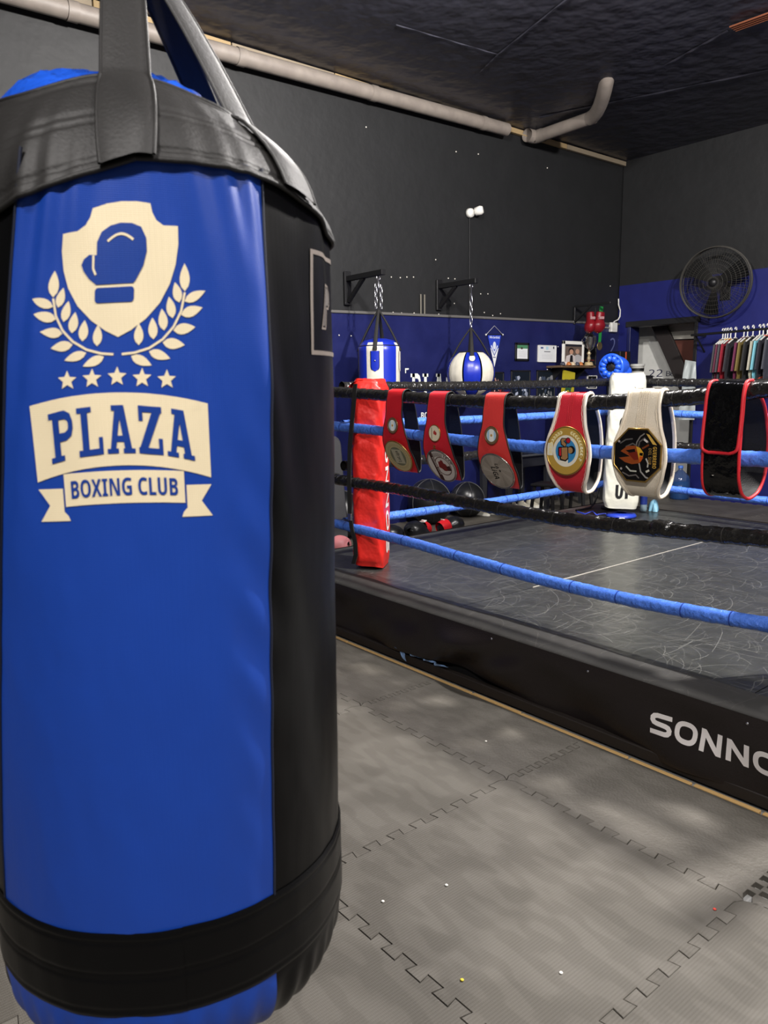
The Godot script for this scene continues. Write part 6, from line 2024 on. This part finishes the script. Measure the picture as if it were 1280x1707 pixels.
# ---------------------------------------------------------------- gear on and behind the ring
func behind_ring() -> void:
	# head guard on top of the far post
	var hp := Vector3(FAR_X + 0.11, DECK + 1.31, LEFT_Z - 0.11)
	var hb := at_z(1012, 632, LEFT_Z - 0.10)
	var hg := thing("head_guard", "shiny blue boxing head guard resting on the far ring post", "head guard", hb)
	var hm := with_normal(own_space(mat(rgb(34, 84, 204), 0.26), 6.0), bumps(171, 0.03, 8.0, 256, 3), 0.3)
	var turn := Basis(Vector3.UP, -1.42)      # open side turned to the open floor
	var lump := func(w: float, h: float, d: float) -> ArrayMesh: return grid(func(u: float, v: float) -> Vector3:
		var b := u * TAU
		var ph := lerpf(-PI / 2, PI / 2, v)
		return Vector3(w * cos(ph) * cos(b), h * sin(ph), d * cos(ph) * sin(b)), 20, 12)
	part(hg, "shell", grid(func(u: float, v: float) -> Vector3:
		var a := u * TAU
		var k := v * PI * 0.5
		var rr := 0.118 * pow(cos(k), 0.55)
		return Vector3(rr * cos(a) * 1.05, rr * sin(a), -0.27 * sin(k)), 36, 16), hm).transform = Transform3D(turn, Vector3(-0.03, 0.115, 0.06))
	for k in 11:
		var a := TAU * k / 11.0
		var seg := part(hg, "lining_pad", lump.call(0.034, 0.028, 0.03), hm)
		seg.transform = Transform3D(turn * Basis(Vector3.BACK, a), Vector3(-0.03, 0.115, 0.06) + turn * Vector3(cos(a) * 0.082, sin(a) * 0.078, 0.012))
	part(hg, "brow_band", torus(0.116, 0.016, 36, 8), hm).transform = Transform3D(turn * Basis(Vector3.RIGHT, PI / 2), Vector3(-0.03, 0.115, 0.06))
	part(hg, "opening", lathe([Vector2(0, 0.0), Vector2(0.075, 0.0), Vector2(0.08, -0.02)], 20), M.black_paint).transform = Transform3D(turn * Basis(Vector3.RIGHT, PI / 2), Vector3(-0.03, 0.115, 0.06))
	part(hg, "ear_pad", lump.call(0.09, 0.07, 0.07), hm, Vector3(0.16, 0.07, 0.08))
	part(hg, "cheek_pad", lump.call(0.075, 0.042, 0.05), hm, Vector3(0.10, 0.03, 0.13))
	part(hg, "chin_strap", tube(PackedVector3Array([Vector3(-0.08, 0.05, 0.12), Vector3(-0.03, -0.04, 0.12), Vector3(0.05, -0.07, 0.08)]), 0.012, 8), M.webbing)
	# black speaker box with an orange edge
	var sb := thing("speaker_box", "small black box with an orange edge strip behind the head guard", "box", at_z(1031, 640, WALL_Z + 0.15))
	var sbh := at_z(1031, 586, WALL_Z + 0.15).y - sb.position.y
	part(sb, "body", box(Vector3(0.27, sbh, 0.2), 0.006), mat(rgb(24, 23, 24), 0.55), Vector3(0, sbh / 2, 0))
	part(sb, "edge_strip", box(Vector3(0.03, sbh - 0.02, 0.006), 0.002), mat(rgb(196, 84, 54), 0.5), Vector3(0.01, sbh / 2, 0.103))
	var pd := thing("pedestal", "tall dark stand under the small black box by the corner", "stand", Vector3(sb.position.x, 0, sb.position.z))
	part(pd, "top", box(Vector3(0.30, 0.03, 0.22), 0.004), M.black_paint, Vector3(0, sb.position.y - 0.016, 0))
	for s in [[-0.13, -0.09], [0.13, -0.09], [-0.13, 0.09], [0.13, 0.09]]: part(pd, "leg", box(Vector3(0.03, sb.position.y - 0.032, 0.03), 0.003), M.black_paint, Vector3(s[0], (sb.position.y - 0.032) / 2, s[1]))

	# long black table against the wall, dark cloth behind its legs
	var tz := WALL_Z + 0.62
	var ta := at_z(862, 757, tz)
	var tb := at_z(960, 745, tz)
	var tab := thing("trestle_table", "long black plastic table standing against the navy wall", "table", Vector3((ta.x + tb.x) / 2 + 0.3, 0, tz - 0.26))
	var ht := ta.y
	part(tab, "table_top", box(Vector3(2.3, 0.045, 0.62), 0.01), mat(rgb(70, 72, 76), 0.4), Vector3(0, ht - 0.02, 0))
	part(tab, "apron_board", box(Vector3(2.1, 0.14, 0.03), 0.006), mat(rgb(34, 35, 38), 0.4), Vector3(0, ht - 0.11, 0.24))
	for x in [-1.0, -0.25, 0.5, 1.0]:
		for z in [0.22, -0.22]:
			part(tab, "leg", prism(PackedVector2Array([Vector2(-0.03, 0), Vector2(0.03, 0), Vector2(0.05, ht - 0.16), Vector2(0.09, ht - 0.08), Vector2(-0.09, ht - 0.08), Vector2(-0.05, ht - 0.16)]), 0.05), mat(rgb(40, 41, 44), 0.4), Vector3(x, 0, z))
	# small packets on the table
	for e in [[948, 738, "red", rgb(170, 36, 40)], [968, 736, "white and blue", rgb(200, 210, 220)], [985, 738, "orange", rgb(196, 90, 50)]]:
		var p := at_z(e[0], e[1], tz - 0.1)
		var k := thing("packet", "%s packet standing on the black plastic table" % e[2], "packet", Vector3(p.x, ht + 0.003, tz - 0.2), 0.2)
		var hh := 0.62
		part(k, "carton", box(Vector3(0.20, hh, 0.12), 0.006), mat(e[3], 0.5), Vector3(0, hh / 2, 0))
		part(k, "label", panel(0.15, 0.16, 0.003), mat(Color(e[3]).lightened(0.5), 0.5), Vector3(0, hh * 0.7, 0.062))
	# pale shoes in a row under the table
	var shoe_m := mat(rgb(196, 190, 172), 0.6)
	for k in 8:
		var p := at_z(818 + 14 * k, 826 - 2.0 * k, tz - 0.15)
		var sh := thing("shoe", "pale shoe in the row under the black plastic table", "shoe", Vector3(p.x, 0.0, tz - 0.3), 0.3 * sin(k * 2.0), "row of shoes under the table")
		part(sh, "upper", grid(func(u: float, v: float) -> Vector3:
			var a := u * TAU
			var ph := v * PI / 2
			return Vector3(0.05 * cos(ph) * cos(a), 0.03 + 0.085 * sin(ph) * (0.62 - 0.38 * sin(a)), 0.13 * cos(ph) * sin(a)), 18, 8), shoe_m)
		part(sh, "sole", prism(circle(0.052, 18, Vector2.ZERO, 0.135), 0.03), mat(rgb(226, 224, 214), 0.6), Vector3(0, 0.016, 0), Vector3(-PI / 2, 0, 0))
	# chairs' dark legs
	for e in [[912, "stool in front of the trestle table, farther from the wall corner"], [962, "stool in front of the trestle table, nearer the wall corner"]]:
		var p := at_z(e[0], 820, WALL_Z + 1.15)
		var st := thing("stool", "low black plastic " + e[1], "stool", Vector3(p.x, 0, p.z), 0.3, "black stools by the table")
		part(st, "seat", box(Vector3(0.34, 0.03, 0.30), 0.012), mat(rgb(22, 22, 24), 0.4), Vector3(0, 0.45, 0))
		for s in [[-1, -1], [1, -1], [-1, 1], [1, 1]]:
			var bm := beam(Vector3(s[0] * 0.17, 0.0, s[1] * 0.15), Vector3(s[0] * 0.13, 0.44, s[1] * 0.11), 0.035, 0.035)
			part(st, "leg", bm[0], mat(rgb(22, 22, 24), 0.4)).transform = bm[1]

	# gloves and balls along the foot of the wall
	var hide := mat(rgb(24, 25, 27), 0.32)
	var ruby := mat(rgb(196, 26, 34), 0.35)
	var gz0 := -6.05
	var glove := func(px: float, py: float, size: float, yaw: float, m: Material, cuff: Material, label: String) -> void:
		var p := at_z(px, py, gz0)
		var g := thing("boxing_glove", label, "glove", Vector3(p.x, 0.0, gz0), yaw, "boxing gloves along the navy wall")
		part(g, "mitt", glove_mesh(size), m, Vector3(0, size * 0.58, 0), Vector3(PI / 2 - 0.25, 0, 0))
		part(g, "cuff", lathe([Vector2(size * 0.46, -0.35 * size), Vector2(size * 0.50, 0.0), Vector2(size * 0.47, 0.3 * size)], 20), cuff, Vector3(0, size * 0.50, -size * 0.72), Vector3(PI / 2 - 0.25, 0, 0))
		part(g, "cuff_patch", prism(rounded(size * 0.34, size * 0.3, size * 0.05), 0.006), mat(rgb(226, 220, 214), 0.5), Vector3(size * 0.1, size * 0.98, -size * 0.66), Vector3(-PI / 2 + 0.2, 0, 0))
	glove.call(648, 850, 0.19, 0.6, hide, hide, "black boxing glove lying beside the red cuffed glove")
	glove.call(694, 848, 0.19, -1.2, hide, ruby, "black boxing glove with a red cuff and white patch")
	glove.call(754, 850, 0.17, 1.5, hide, ruby, "black boxing glove with red ribbed palm by the balls")
	glove.call(562, 875, 0.17, 0.3, mat(rgb(196, 120, 124), 0.5), ruby, "faded pink boxing glove by the corner of the ring")
	for e in [[779, 830, 0.22, "black medicine ball behind the glove with the red ribbed palm"], [716, 825, 0.27, "largest black medicine ball behind the gloves"], [570, 830, 0.26, "black medicine ball behind the red corner"]]:
		var mz: float = WALL_Z + e[2] + 0.05
		var mb := thing("medicine_ball", e[3], "medicine ball", Vector3(at_z(e[0], e[1], mz).x, 0, mz))
		var rr: float = e[2]
		part(mb, "shell", grid(func(u: float, v: float) -> Vector3:
			var a := u * TAU
			var ph := lerpf(-PI / 2, PI / 2, v)
			var q := rr * (1.0 - 0.012 * pow(absf(cos(a * 3.0)), 30.0))
			return Vector3(q * cos(ph) * cos(a), rr + q * sin(ph), q * cos(ph) * sin(a)), 48, 24), hide)
		for k in 3: part(mb, "seam", torus(rr * 1.0, 0.005, 40, 6), mat(rgb(60, 60, 62), 0.5), Vector3(0, rr, 0), Vector3(PI / 2, PI / 3 * k, 0))
	# kick shield standing against the wall behind the red corner
	var ks := thing("kick_shield", "dark grey padded kick shield leaning behind the red corner", "kick shield", at_z(548, 850, WALL_Z + 0.55) * Vector3(1, 0, 1))
	var kh: float = at_z(560, 712, WALL_Z + 0.55).y
	part(ks, "pad", prism(rounded(0.36, kh - 0.1, 0.1), 0.14, 0.03), mat(rgb(58, 58, 60), 0.45), Vector3(0, kh / 2 - 0.04, 0.0), Vector3(-0.1, 0, 0))
	part(ks, "handle", tube(PackedVector3Array([Vector3(-0.1, kh * 0.6, 0.05), Vector3(0, kh * 0.62, 0.12), Vector3(0.1, kh * 0.6, 0.05)]), 0.014, 8), M.webbing)

	# water bottles and bits round the far post
	var wj := thing("water_carboy", "big translucent blue water carboy standing by the right wall", "water bottle", at_y(1150, 828, 0.0) * Vector3(1, 0, 1) + Vector3(-0.3, 0, 0))
	var glass := mat(Color(0.16, 0.30, 0.52, 0.55), 0.12)
	glass.transparency = BaseMaterial3D.TRANSPARENCY_ALPHA
	part(wj, "body", lathe([Vector2(0, 0.0), Vector2(0.13, 0.0), Vector2(0.14, 0.03), Vector2(0.135, 0.14), Vector2(0.14, 0.16), Vector2(0.135, 0.28), Vector2(0.12, 0.33), Vector2(0.05, 0.40), Vector2(0.03, 0.42), Vector2(0.03, 0.46)], 28), glass)
	part(wj, "water", lathe([Vector2(0, 0.006), Vector2(0.125, 0.008), Vector2(0.128, 0.25), Vector2(0, 0.25)], 24), mat(rgb(48, 92, 140), 0.2))
	part(wj, "cap", lathe([Vector2(0.035, 0.44), Vector2(0.036, 0.475), Vector2(0, 0.48)], 16), mat(rgb(60, 110, 200), 0.4))
	var wb := thing("drink_bottle", "small drink bottle with a blue label beside the white corner pad", "water bottle", at_y(1072, 852, DECK + 0.002))
	part(wb, "body", lathe([Vector2(0, 0.0), Vector2(0.032, 0.0), Vector2(0.034, 0.02), Vector2(0.034, 0.17), Vector2(0.014, 0.22), Vector2(0.014, 0.235)], 18), mat(rgb(120, 140, 150), 0.15))
	part(wb, "label", lathe([Vector2(0.0352, 0.07), Vector2(0.0352, 0.17)], 18), mat(rgb(30, 48, 120), 0.4))
	part(wb, "cap", lathe([Vector2(0.016, 0.228), Vector2(0.016, 0.25), Vector2(0, 0.252)], 12), M.white_plastic)
	var rag := thing("paper_scrap", "crumpled light blue paper on the deck beside the drink bottle", "paper", at_y(1090, 852, DECK + 0.002))
	part(rag, "crumple", grid(func(u: float, v: float) -> Vector3:
		var a := u * TAU
		var ph := lerpf(0.0, PI / 2, v)
		var q := 0.045 * (1.0 + 0.35 * sin(a * 3.0 + 1.0) + 0.2 * sin(a * 7.0 + v * 4.0))
		return Vector3(q * cos(ph) * cos(a), 0.10 * sin(ph) * (1.0 + 0.2 * sin(a * 2.0)), q * cos(ph) * sin(a)), 20, 8), mat(rgb(140, 196, 220), 0.5))
	# trailing blue ribbon of tape at the foot of the far post
	var rb := thing("blue_tape", "loose blue tape and band lying at the foot of the white corner pad", "tape", at_y(1000, 858, DECK))
	var pts := PackedVector3Array()
	for e in [[962, 853], [975, 857], [988, 852], [994, 858], [1008, 856], [1020, 860], [1030, 862]]: pts.append(at_y(e[0], e[1], DECK + 0.014) - rb.position)
	part(rb, "band", tube(pts, 0.007, 8), mat(rgb(36, 62, 190), 0.4))
	part(rb, "white_tag", box(Vector3(0.10, 0.02, 0.05), 0.004), M.white_plastic, at_y(1036, 866, DECK + 0.012) - rb.position, Vector3(0, 0.5, 0))
	var fl := thing("sandal", "flat black and white sandal left on the ring deck", "sandal", at_y(980, 878, DECK), 0.9)
	part(fl, "sole", prism(circle(0.045, 20, Vector2.ZERO, 0.11), 0.016), mat(rgb(34, 34, 36), 0.6), Vector3(0, 0.009, 0), Vector3(-PI / 2, 0, 0))
	part(fl, "strap", tube(PackedVector3Array([Vector3(-0.04, 0.016, -0.02), Vector3(0, 0.035, -0.03), Vector3(0.04, 0.016, -0.02)]), 0.007, 6), M.white_plastic)
	# dark lead hanging behind the white pad down to the deck
	var ld := thing("cable", "loose black cable hanging beside the white corner pad", "cable", at_y(980, 848, DECK))
	var lp := PackedVector3Array()
	for e in [[998, 812], [995, 828], [990, 840]]: lp.append(at_z(e[0], e[1], DECK_Z0 + 0.1) - ld.position)
	for e in [[984, 846], [972, 849], [960, 851]]: lp.append(at_y(e[0], e[1], DECK + 0.008) - ld.position)
	part(ld, "lead", tube(lp, 0.010, 8), M.black_paint)
